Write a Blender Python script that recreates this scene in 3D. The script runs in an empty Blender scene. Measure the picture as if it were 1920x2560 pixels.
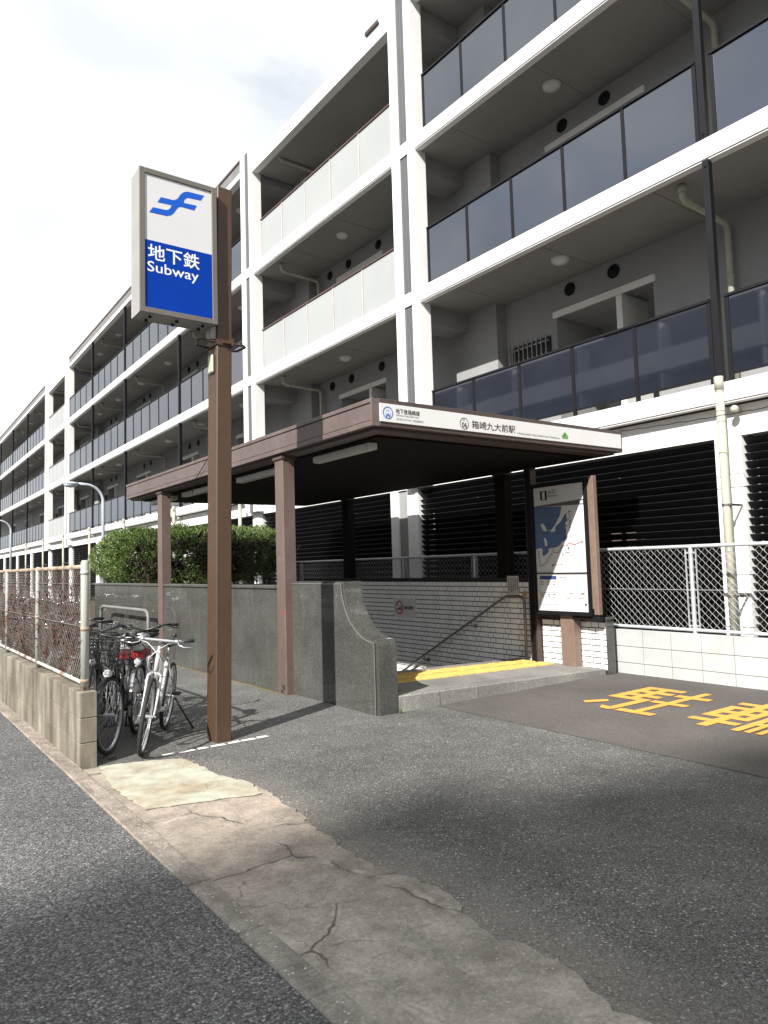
import bpy, math, random
from mathutils import Vector, Matrix, Quaternion

random.seed(7)
rnd = random.random
def ru(a, b): return a + (b - a) * random.random()
SC = bpy.context.scene
COL = SC.collection

# ------------------------------------------------------------------ camera, sky, sun, exposure
cam_d = bpy.data.cameras.new("camera")
cam = bpy.data.objects.new("camera", cam_d); COL.objects.link(cam)
cam_d.sensor_fit = 'VERTICAL'; cam_d.sensor_height = 24.0; cam_d.lens = 16.838
cam_d.clip_start = 0.05; cam_d.clip_end = 2000
rt = Vector((0.80863719, -0.58756566, -0.02953801))
up = Vector((-0.01898824, -0.07624898, 0.99690799))
fw = Vector((0.58800114, 0.805576, 0.0728146))
cam.matrix_world = Matrix(((rt.x, up.x, -fw.x, 0), (rt.y, up.y, -fw.y, 0), (rt.z, up.z, -fw.z, 1.58), (0, 0, 0, 1)))
SC.camera = cam

ELEV = math.radians(37.3)
SUN_H = Vector((0.908, 0.418, 0)).normalized()
sun_dir = Vector((SUN_H.x * math.cos(ELEV), SUN_H.y * math.cos(ELEV), -math.sin(ELEV)))
sd = bpy.data.lights.new("sun", 'SUN'); sd.energy = 4.3; sd.angle = math.radians(0.6); sd.color = (1.0, 0.965, 0.915)
sun = bpy.data.objects.new("sun", sd); COL.objects.link(sun)
sun.rotation_euler = sun_dir.to_track_quat('-Z', 'Y').to_euler()

W = bpy.data.worlds.new("World"); SC.world = W; W.use_nodes = True
nt = W.node_tree; nt.nodes.clear()
def wn(t, **k):
    n = nt.nodes.new(t)
    for a, b in k.items(): setattr(n, a, b)
    return n
sky = wn('ShaderNodeTexSky', sky_type='NISHITA', sun_disc=False)
sky.sun_elevation = ELEV; sky.sun_rotation = math.atan2(-SUN_H.x, -SUN_H.y)
sky.air_density = 1.0; sky.dust_density = 1.5
tc = wn('ShaderNodeTexCoord')
mp = wn('ShaderNodeMapping'); mp.inputs['Scale'].default_value = (1, 1, 2.2)
nz = wn('ShaderNodeTexNoise'); nz.inputs['Scale'].default_value = 2.3; nz.inputs['Detail'].default_value = 7; nz.inputs['Roughness'].default_value = 0.55
rp = wn('ShaderNodeValToRGB'); rp.color_ramp.elements[0].position = 0.40; rp.color_ramp.elements[0].color = (0.12, 0.12, 0.12, 1)
rp.color_ramp.elements[1].position = 0.66; rp.color_ramp.elements[1].color = (1, 1, 1, 1)
nz2 = wn('ShaderNodeTexNoise'); nz2.inputs['Scale'].default_value = 4.5; nz2.inputs['Detail'].default_value = 5
rp2 = wn('ShaderNodeValToRGB'); rp2.color_ramp.elements[0].position = 0.32; rp2.color_ramp.elements[0].color = (4.30, 4.50, 4.68, 1)
rp2.color_ramp.elements[1].position = 0.6; rp2.color_ramp.elements[1].color = (5.2, 5.22, 5.25, 1)
mx = wn('ShaderNodeMixRGB'); bg = wn('ShaderNodeBackground'); bg.inputs['Strength'].default_value = 0.1
out = wn('ShaderNodeOutputWorld')
L = nt.links.new
L(tc.outputs['Generated'], mp.inputs['Vector']); L(mp.outputs['Vector'], nz.inputs['Vector']); L(mp.outputs['Vector'], nz2.inputs['Vector'])
L(nz2.outputs['Fac'], rp2.inputs['Fac'])
sxw = wn('ShaderNodeSeparateXYZ'); L(tc.outputs['Generated'], sxw.inputs[0])
mrw = wn('ShaderNodeMapRange'); mrw.inputs['From Min'].default_value = -0.75; mrw.inputs['From Max'].default_value = 0.05; mrw.inputs['To Min'].default_value = 0.10; mrw.inputs['To Max'].default_value = 0.30
L(sxw.outputs[0], mrw.inputs['Value'])
adw = wn('ShaderNodeMath', operation='ADD'); L(nz.outputs['Fac'], adw.inputs[0]); L(mrw.outputs['Result'], adw.inputs[1])
L(adw.outputs[0], rp.inputs['Fac']); L(rp.outputs['Color'], mx.inputs['Fac']); L(sky.outputs['Color'], mx.inputs['Color1']); L(rp2.outputs['Color'], mx.inputs['Color2'])
L(mx.outputs['Color'], bg.inputs['Color']); L(bg.outputs['Background'], out.inputs['Surface'])

SC.view_settings.view_transform = 'Standard'; SC.view_settings.look = 'None'
SC.view_settings.exposure = 1.1; SC.view_settings.gamma = 1.0
SC.render.engine = 'CYCLES'
SC.cycles.max_bounces = 8; SC.cycles.diffuse_bounces = 4

# ------------------------------------------------------------------ materials
class NB:
    def __init__(s, name):
        s.m = bpy.data.materials.new(name); s.m.use_nodes = True
        s.t = s.m.node_tree; s.t.nodes.clear()
        s.b = s.n('ShaderNodeBsdfPrincipled'); o = s.n('ShaderNodeOutputMaterial')
        s.l(s.b.outputs[0], o.inputs['Surface'])
        s.tc = s.n('ShaderNodeTexCoord').outputs['Object']
    def n(s, t, **k):
        x = s.t.nodes.new(t)
        for a, b in k.items(): setattr(x, a, b)
        return x
    def l(s, a, b): s.t.links.new(a, b)
    def noise(s, scale, detail=4, rough=.55, vec=None, dist=0.0):
        x = s.n('ShaderNodeTexNoise'); x.inputs['Scale'].default_value = scale; x.inputs['Detail'].default_value = detail
        x.inputs['Roughness'].default_value = rough; x.inputs['Distortion'].default_value = dist
        s.l(vec or s.tc, x.inputs['Vector']); return x.outputs['Fac']
    def mapping(s, sc=(1, 1, 1), loc=(0, 0, 0)):
        x = s.n('ShaderNodeMapping'); x.inputs['Scale'].default_value = sc; x.inputs['Location'].default_value = loc
        s.l(s.tc, x.inputs['Vector']); return x.outputs['Vector']
    def voro(s, scale, feature='F1', vec=None):
        x = s.n('ShaderNodeTexVoronoi', feature=feature); x.inputs['Scale'].default_value = scale
        s.l(vec or s.tc, x.inputs['Vector']); return x
    def ramp(s, fac, stops, interp='LINEAR'):
        x = s.n('ShaderNodeValToRGB'); r = x.color_ramp; r.interpolation = interp
        while len(r.elements) < len(stops): r.elements.new(0.5)
        for e, (p, c) in zip(r.elements, stops):
            e.position = p; e.color = (c[0], c[1], c[2], 1) if isinstance(c, (tuple, list)) else (c, c, c, 1)
        s.l(fac, x.inputs['Fac']); return x.outputs['Color']
    def mix(s, a, b, fac=1.0, mode='MULTIPLY'):
        x = s.n('ShaderNodeMixRGB', blend_type=mode)
        for v, k in ((fac, 'Fac'), (a, 'Color1'), (b, 'Color2')):
            if isinstance(v, (int, float)): x.inputs[k].default_value = v if k == 'Fac' else (v, v, v, 1)
            elif isinstance(v, (tuple, list)): x.inputs[k].default_value = (v[0], v[1], v[2], 1)
            else: s.l(v, x.inputs[k])
        return x.outputs['Color']
    def bump(s, h, strength=.3, dist=.01):
        x = s.n('ShaderNodeBump'); x.inputs['Strength'].default_value = strength; x.inputs['Distance'].default_value = dist
        s.l(h, x.inputs['Height']); s.l(x.outputs['Normal'], s.b.inputs['Normal'])
    def set(s, col=None, rough=None, metal=None, spec=None, **k):
        I = s.b.inputs
        if col is not None:
            if isinstance(col, (tuple, list)): I['Base Color'].default_value = (*col[:3], 1)
            else: s.l(col, I['Base Color'])
        if rough is not None:
            if isinstance(rough, (int, float)): I['Roughness'].default_value = rough
            else: s.l(rough, I['Roughness'])
        if metal is not None: I['Metallic'].default_value = metal
        if spec is not None: I['Specular IOR Level'].default_value = spec
        for a, b in k.items(): I[a].default_value = b
        return s.m

def plain(name, col, rough=.5, metal=0., spec=.5, var=.12, scale=3., bump=None, **k):
    b = NB(name)
    f = b.noise(scale, 5)
    c = b.mix(col, b.ramp(f, [(.3, 1 - var), (.7, 1 + var)]))
    if bump: b.bump(b.noise(bump[0], 6), bump[1], bump[2])
    return b.set(c, rough, metal, spec, **k)

M = {}
def asphalt(name, S, stops, big, rough=.9, bs=.5, speck=None):
    b = NB(name)
    v = b.voro(S); sx = b.n('ShaderNodeSeparateColor'); b.l(v.outputs['Color'], sx.inputs[0])
    c = b.ramp(sx.outputs[0], stops)
    gap = b.ramp(v.outputs['Distance'], [(.25, 1.0), (.75, .35)])
    c = b.mix(c, gap)
    if speck:
        v2 = b.voro(speck[0]); s2 = b.n('ShaderNodeSeparateColor'); b.l(v2.outputs['Color'], s2.inputs[0])
        msk = b.ramp(s2.outputs[1], [(speck[1], 0), (speck[1] + .02, 1)])
        msk2 = b.ramp(v2.outputs['Distance'], [(.3, 1), (.45, 0)])
        c = b.mix(c, speck[2], b.mix(msk, msk2), 'MIX')
    f = b.noise(big[0], 6, .6)
    c = b.mix(c, b.ramp(f, [(.3, big[1]), (.7, big[2])]))
    if speck:      # concrete dust and crumbs spread from the worn edge of the apron
        sx2 = b.n('ShaderNodeSeparateXYZ'); b.l(b.tc, sx2.inputs[0])
        ad = b.n('ShaderNodeMath', operation='MULTIPLY_ADD'); b.l(b.noise(3.2, 7, .65), ad.inputs[0]); ad.inputs[1].default_value = -.75; b.l(sx2.outputs[0], ad.inputs[2])
        ds = b.ramp(ad.outputs[0], [(0, 1), (1, 0)])
        mr = b.n('ShaderNodeMapRange'); mr.inputs['From Min'].default_value = 1.72; mr.inputs['From Max'].default_value = 2.32; mr.inputs['To Min'].default_value = .5; mr.inputs['To Max'].default_value = 0; b.l(ad.outputs[0], mr.inputs['Value'])
        my = b.n('ShaderNodeMapRange'); my.inputs['From Min'].default_value = 5.0; my.inputs['From Max'].default_value = 6.0; my.inputs['To Min'].default_value = 1; my.inputs['To Max'].default_value = 0; b.l(sx2.outputs[1], my.inputs['Value'])
        c = b.mix(c, b.mix((.27, .25, .215), b.ramp(b.noise(50, 4, .7), [(.3, .7), (.7, 1.25)])), b.mix(mr.outputs['Result'], my.outputs['Result']), 'MIX')
        for sc_, lo, hi, dk in ((.9, .60, .72, .72), (3.1, .68, .74, .62)):
            c = b.mix(c, dk, b.ramp(b.noise(sc_, 5, .6, b.mapping((1, 1, 1), (sc_ * 3, 7, 0))), [(lo, 0), (hi, .7)]), 'MULTIPLY')
    f3 = b.noise(0.35, 3, .5)
    c = b.mix(c, b.ramp(f3, [(.35, .85), (.65, 1.12)]))
    b.bump(v.outputs['Distance'], bs, .006)
    return b.set(c, rough, 0, .3)
M['road'] = asphalt('asphalt_road', 88, [(0, .085), (.5, .15), (.85, .205), (.97, .30), (1, .38)], (1.5, .88, 1.14), .85, .8)
M['yard'] = asphalt('worn_asphalt', 120, [(0, (.118, .117, .111)), (.6, (.152, .150, .142)), (.9, (.188, .185, .174)), (1, .28)], (2.2, .82, 1.17), .92, .5, (70, .90, (.36, .35, .32)))
M['newasph'] = asphalt('fresh_asphalt', 160, [(0, (.115, .105, .095)), (.7, (.150, .138, .127)), (1, (.185, .172, .16))], (1.2, .85, 1.15), .9, .25)

def concrete_apron():
    b = NB('stained_concrete')
    f = b.noise(1.1, 7, .62); f2 = b.noise(5.5, 6, .6)
    c = b.ramp(f, [(.3, (.23, .20, .17)), (.48, (.30, .255, .21)), (.62, (.36, .30, .245)), (.78, (.40, .36, .30))])
    cg = b.ramp(f, [(.3, (.22, .205, .175)), (.5, (.30, .28, .24)), (.75, (.38, .36, .31))])
    sx = b.n('ShaderNodeSeparateXYZ'); b.l(b.tc, sx.inputs[0]); mr = b.n('ShaderNodeMapRange'); mr.inputs['From Min'].default_value = 2.6; mr.inputs['From Max'].default_value = 4.4; b.l(sx.outputs[1], mr.inputs['Value'])
    c = b.mix(cg, c, mr.outputs['Result'], 'MIX')
    c = b.mix(c, b.ramp(f2, [(.3, .70), (.68, 1.18)]))
    g = b.noise(60, 3, .7); c = b.mix(c, b.ramp(g, [(.3, .72), (.7, 1.2)]))
    f4 = b.noise(2.6, 8, .7); c = b.mix(c, (.125, .108, .088), b.ramp(f4, [(.56, 0), (.72, .75)]), 'MIX')
    vs = b.voro(70); s2 = b.n('ShaderNodeSeparateColor'); b.l(vs.outputs['Color'], s2.inputs[0])
    c = b.mix(c, (.42, .40, .36), b.mix(b.ramp(s2.outputs[1], [(.95, 0), (.96, 1)]), b.ramp(vs.outputs['Distance'], [(.2, 1), (.4, 0)])), 'MIX')
    # meandering cracks
    wv = b.n('ShaderNodeVectorMath', operation='ADD')
    nn = b.n('ShaderNodeTexNoise'); nn.inputs['Scale'].default_value = 5; nn.inputs['Detail'].default_value = 5; b.l(b.tc, nn.inputs['Vector'])
    sc = b.n('ShaderNodeVectorMath', operation='SCALE'); b.l(nn.outputs['Color'], sc.inputs[0]); sc.inputs['Scale'].default_value = .16
    b.l(b.tc, wv.inputs[0]); b.l(sc.outputs[0], wv.inputs[1])
    v = b.voro(1.0, 'DISTANCE_TO_EDGE', wv.outputs[0])
    br = b.noise(1.7, 3, .5)
    crk = b.ramp(v.outputs['Distance'], [(0.002, 1), (.007, 0)])
    keep = b.ramp(br, [(.47, 0), (.56, 1)])
    msk = b.mix(crk, keep)
    c = b.mix(c, (.06, .052, .045), msk, 'MIX')
    wide = b.mix(b.ramp(v.outputs['Distance'], [(.0, .5), (.05, 0)]), keep)
    c = b.mix(c, (.13, .115, .1), wide, 'MIX')
    vf = b.voro(2.4, 'DISTANCE_TO_EDGE', wv.outputs[0])
    fine = b.mix(b.ramp(vf.outputs['Distance'], [(.001, 1), (.006, 0)]), b.ramp(b.noise(1.3, 3, .5, b.mapping((1, 1, 1), (4, 2, 0))), [(.45, 0), (.55, .75)]))
    c = b.mix(c, (.10, .085, .07), fine, 'MIX')
    eff = b.mix(b.ramp(v.outputs['Distance'], [(.004, 0), (.014, .55), (.035, 0)]), b.ramp(b.noise(6, 4, .6), [(.5, 0), (.62, 1)]))
    c = b.mix(c, (.46, .44, .39), eff, 'MIX')
    inv = b.mix(1.0, msk, 1.0, 'SUBTRACT')
    b.bump(b.mix(inv, b.ramp(f2, [(.2, .6), (.8, 1)])), .6, .012)
    return b.set(c, .92, 0, .25)
M['apron'] = concrete_apron()
def light_patch():
    b = NB('pale_patch_concrete')
    f = b.noise(2.6, 7, .65); f2 = b.noise(9, 6, .6)
    c = b.ramp(f, [(.28, (.26, .20, .135)), (.42, (.33, .285, .21)), (.56, (.37, .37, .295)), (.75, (.41, .42, .345))])
    c = b.mix(c, b.ramp(f2, [(.3, .78), (.6, 1.08)]))
    v = b.voro(2.3, 'DISTANCE_TO_EDGE', b.mapping((1, 1, 1), (.3, .2, 0)))
    c = b.mix(c, (.16, .13, .1), b.mix(b.ramp(v.outputs['Distance'], [(.002, 1), (.008, 0)]), b.ramp(b.noise(2.5), [(.5, 0), (.6, 1)])), 'MIX')
    b.bump(f2, .3, .01)
    return b.set(c, .9, 0, .25)
M['patch'] = light_patch()
def gutter_mat():
    b = NB('gutter_concrete')
    f = b.noise(3, 7, .65, b.mapping((2.5, .7, 1)))
    c = b.ramp(f, [(.3, (.18, .15, .13)), (.5, (.27, .23, .19)), (.72, (.37, .325, .275))])
    sx = b.n('ShaderNodeSeparateXYZ'); b.l(b.tc, sx.inputs[0]); mr = b.n('ShaderNodeMapRange'); mr.inputs['From Min'].default_value = 2.8; mr.inputs['From Max'].default_value = 4.6; b.l(sx.outputs[1], mr.inputs['Value'])
    c = b.mix(b.ramp(f, [(.3, (.17, .16, .14)), (.5, (.25, .235, .205)), (.72, (.34, .325, .29))]), c, mr.outputs['Result'], 'MIX')
    f5 = b.noise(9, 6, .65); c = b.mix(c, b.ramp(f5, [(.3, .66), (.7, 1.18)]))
    g = b.noise(70, 3, .7); c = b.mix(c, b.ramp(g, [(.3, .7), (.7, 1.25)]))
    vs = b.voro(60); s2 = b.n('ShaderNodeSeparateColor'); b.l(vs.outputs['Color'], s2.inputs[0])
    c = b.mix(c, (.48, .46, .42), b.mix(b.ramp(s2.outputs[1], [(.88, 0), (.9, 1)]), b.ramp(vs.outputs['Distance'], [(.25, 1), (.45, 0)])), 'MIX')
    b.bump(g, .5, .01)
    return b.set(c, .92, 0, .25)
M['gutter'] = gutter_mat()
def block_dirty():
    b = NB('weathered_block')
    v = b.mapping((1, 1, .18))
    f = b.noise(5, 6, .6, v); f2 = b.noise(2.2, 6, .6)
    c = b.ramp(f, [(.32, (.09, .076, .06)), (.5, (.18, .158, .125)), (.62, (.25, .23, .185)), (.70, (.42, .40, .32))])
    c = b.mix(c, b.ramp(f2, [(.35, .72), (.65, 1.2)]))
    c = b.mix(c, (.33, .2, .1), b.ramp(b.noise(3.1, 4, .5, b.mapping((1, 1, .25), (2, 1, 0))), [(.62, 0), (.75, .55)]), 'MIX')
    g = b.noise(110, 4, .7); c = b.mix(c, b.ramp(g, [(.3, .8), (.7, 1.15)])); b.bump(g, .35, .006)
    return b.set(c, .93, 0, .25)
M['blockd'] = block_dirty()
M['blockl'] = plain('pale_block', (.40, .408, .395), .85, 0, .3, .12, 2.2, (80, .25, .004))
M['mortar'] = plain('mortar', (.15, .15, .135), .95, 0, .2)
M['mortard'] = plain('old_mortar', (.16, .14, .115), .95, 0, .2)
def granite(name, c0, c1, c2, rough, dirt=.25):
    b = NB(name)
    v = b.voro(240); sx = b.n('ShaderNodeSeparateColor'); b.l(v.outputs['Color'], sx.inputs[0])
    c = b.ramp(sx.outputs[0], [(0, c0), (.5, c1), (.85, c1), (1, c2)])
    g = b.noise(130, 4, .7); c = b.mix(c, b.ramp(g, [(.3, .6), (.7, 1.4)]))
    f = b.noise(1.6, 6, .6); c = b.mix(c, b.ramp(f, [(.3, 1 - dirt), (.7, 1 + dirt)]))
    st = b.noise(7, 4, .6, b.mapping((1, 1, .1))); c = b.mix(c, b.ramp(st, [(.55, 1), (.8, 1.35)]))
    r = b.ramp(b.noise(4, 5, .6), [(.3, rough * .7), (.7, rough * 1.5)])
    return b.set(c, r, 0, .5)
M['granite'] = granite('polished_granite', (.03, .03, .027), (.072, .073, .066), (.16, .16, .15), .075)
M['granfloor'] = granite('granite_floor', (.12, .11, .1), (.21, .20, .185), (.34, .33, .31), .75, .2)
M['grankerb'] = granite('granite_kerb', (.10, .1, .09), (.2, .195, .175), (.40, .39, .36), .7, .28)
M['edgeglint'] = plain('painted_edge_highlight', (.13, .13, .12), .25)
M['grandark'] = granite('dark_granite_trim', (.03, .03, .03), (.06, .06, .055), (.14, .14, .13), .2)

def paint(name, col, rough=.6, dirt=.1):
    b = NB(name)
    f = b.noise(1.3, 6, .6); st = b.noise(4, 5, .6, b.mapping((1, 1, .12)))
    c = b.mix(col, b.ramp(f, [(.3, 1 - dirt), (.7, 1 + dirt * .4)]))
    c = b.mix(c, b.ramp(st, [(.55, 1), (.85, 1 - dirt * 2)]))
    b.bump(b.noise(90, 4, .6), .08, .003)
    return b.set(c, rough, 0, .35)
M['white'] = paint('white_render', (.79, .79, .77), .65, .07)
M['cream'] = paint('cream_render', (.70, .70, .66), .65, .08)
M['soffit'] = paint('soffit_board', (.27, .262, .245), .8, .08)
M['corr'] = paint('corridor_wall_paint', (.27, .27, .268), .8, .08)
M['corrfl'] = plain('corridor_floor_sheet', (.22, .22, .21), .8)
M['joint'] = plain('joint_seal', (.2, .19, .175), .9)
def mosaic():
    b = NB('grey_mosaic_tile')
    br = b.n('ShaderNodeTexBrick'); br.offset = 0.0
    x = b.n('ShaderNodeSeparateXYZ'); y = b.n('ShaderNodeCombineXYZ'); b.l(b.tc, x.inputs[0]); b.l(x.outputs[1], y.inputs[0]); b.l(x.outputs[2], y.inputs[1])
    b.l(y.outputs[0], br.inputs['Vector'])
    br.inputs['Scale'].default_value = 1; br.inputs['Brick Width'].default_value = .095; br.inputs['Row Height'].default_value = .05; br.inputs['Mortar Size'].default_value = .004
    br.inputs['Color1'].default_value = (.055, .055, .058, 1); br.inputs['Color2'].default_value = (.075, .075, .08, 1); br.inputs['Mortar'].default_value = (.19, .19, .19, 1)
    return b.set(br.outputs['Color'], .35, 0, .5)
M['mosaic'] = mosaic()
M['parapet'] = plain('parapet_tile', (.17, .165, .16), .5)
M['cap'] = plain('brown_capping', (.085, .05, .045), .45)
def glass_dark():
    b = NB('tinted_glass')
    f = b.noise(.9, 4, .5)
    c = b.ramp(f, [(.3, (.012, .015, .023)), (.7, (.02, .024, .034))])
    b.b.inputs['Specular Tint'].default_value = (.90, .94, 1.0, 1)
    return b.set(c, .03, 0, .55, IOR=2.25)
M['glass'] = glass_dark()
M['frost'] = plain('frosted_glass', (.325, .338, .336), .3, 0, .5, .05, .7)
M['pinkframe'] = plain('pale_mullion', (.45, .41, .40), .4)
M['black'] = plain('black_steel', (.008, .008, .01), .5, 0, .25)
M['dkbrown'] = plain('dark_brown_steel', (.05, .032, .028), .45)
M['louvre'] = plain('louvre_blade', (.010, .010, .011), .55, 0, .2)
M['pipe'] = plain('cream_pipe', (.36, .355, .285), .5, 0, .4, .06, 4)
M['dome'] = plain('milky_dome', (.62, .62, .60), .3)
M['dark'] = plain('dark_recess', (.02, .02, .02), .8)
M['door'] = plain('grey_door', (.13, .13, .13), .5)
M['steel'] = plain('brushed_steel', (.24, .225, .21), .38, .8, .5, .1, 12)
M['galv'] = plain('galvanised', (.48, .51, .53), .5, .45, .5, .15, 8)
M['galvw'] = plain('fence_wire', (.40, .41, .40), .5, .3, .5, .1, 8)
def rusty(name, col, amt, rc=(.16, .09, .05)):
    b = NB(name)
    f = b.noise(4, 6, .65)
    c = b.mix(col, rc, b.ramp(f, [(.5 - amt * .2, 0), (.62, 1)]), 'MIX')
    return b.set(c, .7, 0, .35)
M['oldpost'] = rusty('weathered_fence_paint', (.36, .365, .33), -.3)
M['oldrail'] = rusty('rusty_fence_rail', (.34, .285, .225), .35, (.20, .12, .07))
M['oldwire'] = rusty('rusty_fence_wire', (.17, .155, .135), .2, (.075, .045, .032))
def brownp(name, col, worn):
    b = NB(name)
    f = b.noise(2.2, 6, .62, b.mapping((1, 1, .5))); f2 = b.noise(14, 5, .6)
    c = b.mix(col, worn, b.ramp(f, [(.35, 0), (.75, .8)]), 'MIX')
    c = b.mix(c, b.ramp(f2, [(.3, .88), (.7, 1.1)])); b.bump(f2, .06, .004)
    return b.set(c, .5, 0, .45)
M['polebr'] = brownp('brown_pole_paint', (.060, .033, .0185), (.070, .040, .024))
M['fascia'] = brownp('faded_brown_fascia', (.10, .075, .067), (.145, .113, .105))
M['postbr'] = brownp('faded_post_paint', (.098, .070, .058), (.145, .106, .094))
M['tanpost'] = brownp('tan_post_paint', (.16, .108, .082), (.20, .145, .118))
M['fasciadk'] = brownp('brown_fascia_trim', (.06, .043, .038), (.08, .055, .048))
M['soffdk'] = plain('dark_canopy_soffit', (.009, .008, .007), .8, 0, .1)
M['tubew'] = plain('tube_light_cover', (.45, .46, .42), .4)
M['signfr'] = plain('sign_frame_paint', (.125, .115, .10), .5, 0, .4, .06)
M['signside'] = plain('sign_side_aluminium', (.30, .295, .28), .55, .1, .4, .06)
M['signw'] = plain('white_acrylic', (.56, .56, .57), .25, 0, .5, .02)
M['signb'] = plain('blue_acrylic', (.001, .036, .29), .35, 0, .08, .03)
M['logob'] = plain('logo_blue', (.006, .085, .46), .3, 0, .2, .02)
M['lettw'] = plain('letter_white', (.72, .74, .80), .35, 0, .5, .02)
M['panelw'] = plain('sign_panel_white', (.62, .62, .61), .4, 0, .4, .02)
M['ink'] = plain('ink_black', (.02, .018, .018), .5)
M['inkbr'] = plain('ink_dark_brown', (.05, .025, .028), .5)
M['inkgr'] = plain('ink_grey', (.10, .10, .10), .5)
M['inkbl'] = plain('ink_blue', (.07, .16, .42), .5)
M['inklb'] = plain('ink_light_blue', (.55, .65, .8), .5)
M['inkgn'] = plain('ink_green', (.10, .33, .09), .5)
M['sea'] = plain('map_sea_blue', (.085, .14, .26), .45, 0, .5, .15, 6)
M['mapgn'] = plain('map_block_green', (.52, .55, .46), .5)
M['navy'] = plain('table_navy', (.03, .06, .17), .5)
M['red'] = plain('warning_red', (.38, .025, .04), .5)
M['paper'] = plain('paper_notice', (.52, .50, .44), .8)
M['brass'] = plain('brass_plate', (.45, .34, .16), .5)
M['tile'] = plain('glazed_white_tile', (.86, .86, .84), .18, 0, .5, .08, 5)
M['grout'] = plain('dark_grout', (.02, .02, .02), .9)
M['yellow'] = plain('tactile_yellow', (.56, .355, .095), .7, 0, .3, .14, 8)
def roadpaint(name, col, wear):
    b = NB(name)
    f = b.noise(40, 5, .7); f2 = b.noise(4, 4)
    c = b.mix(col, (.09, .085, .08), b.ramp(f, [(wear + .05, .85), (wear + .17, 0)]), 'MIX')
    c = b.mix(c, b.ramp(f2, [(.3, .88), (.7, 1.06)]))
    return b.set(c, .8, 0, .3)
M['kanji'] = roadpaint('yellow_road_paint', (.76, .345, .065), .22)
M['wline'] = roadpaint('worn_white_line', (.76, .75, .72), .30)
M['rubber'] = plain('tyre_rubber', (.018, .018, .018), .75)
M['chrome'] = plain('chrome', (.62, .62, .63), .22, 1.0)
M['alu'] = plain('bright_aluminium', (.62, .63, .65), .3, .85)
M['bikeblack'] = plain('bike_black', (.015, .015, .016), .35)
M['bikewhite'] = plain('bike_white', (.50, .50, .49), .3)
M['bikered'] = plain('bike_red', (.20, .015, .02), .35)
M['bikeblue'] = plain('bike_blue', (.05, .10, .24), .3)
M['bikebrown'] = plain('rusted_bike_frame', (.14, .055, .035), .7)
M['bikesilver'] = plain('bike_silver', (.45, .46, .48), .3, .6)
M['vinyl'] = plain('saddle_vinyl', (.02, .02, .021), .5)
M['brownv'] = plain('brown_saddle', (.045, .025, .018), .55)
M['hoopgrey'] = plain('grey_hoop_paint', (.16, .16, .155), .5)  # one even dull grey over the whole hoop
M['lens'] = plain('lamp_lens', (.5, .52, .52), .1)
M['whitecase'] = plain('white_case', (.55, .55, .55), .4)
M['redcase'] = plain('red_case', (.26, .018, .022), .4)
M['lamppost'] = plain('pale_lamp_post', (.42, .46, .50), .5, .2)
M['lampglass'] = plain('lamp_bowl', (.36, .38, .38), .2)
M['bark'] = plain('hedge_bark', (.055, .038, .026), .9)
M['shadetwig'] = plain('shade_dark_twig', (.012, .011, .008), .95)
M['soil'] = plain('soil', (.06, .045, .03), .95)
M['vine'] = plain('dry_vine_stem', (.07, .04, .027), .9)
M['vineleaf'] = plain('dry_vine_leaf', (.085, .026, .022), .9)
M['moss'] = plain('moss', (.10, .075, .025), .95)
def leafmat(name, stops, trans=.0):
    b = NB(name)
    g = b.n('ShaderNodeNewGeometry')
    c = b.ramp(g.outputs['Random Per Island'], stops)
    c = b.mix(c, b.ramp(b.noise(1.7, 4), [(.3, .75), (.7, 1.25)]))
    return b.set(c, .5, 0, .35)
M['leaf'] = leafmat('hedge_leaf', [(0, (.035, .065, .014)), (.4, (.07, .12, .024)), (.8, (.12, .18, .042)), (1, (.20, .24, .08))])
M['weed'] = leafmat('weed_leaf', [(0, (.04, .12, .02)), (1, (.10, .22, .04))])
M['bldbrown'] = paint('brown_apartment_tile', (.12, .095, .085), .6, .1)
M['bldgrey'] = paint('pale_apartment_render', (.45, .43, .41), .6, .1)
M['bldwin'] = plain('apartment_window', (.04, .045, .05), .1)

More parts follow.
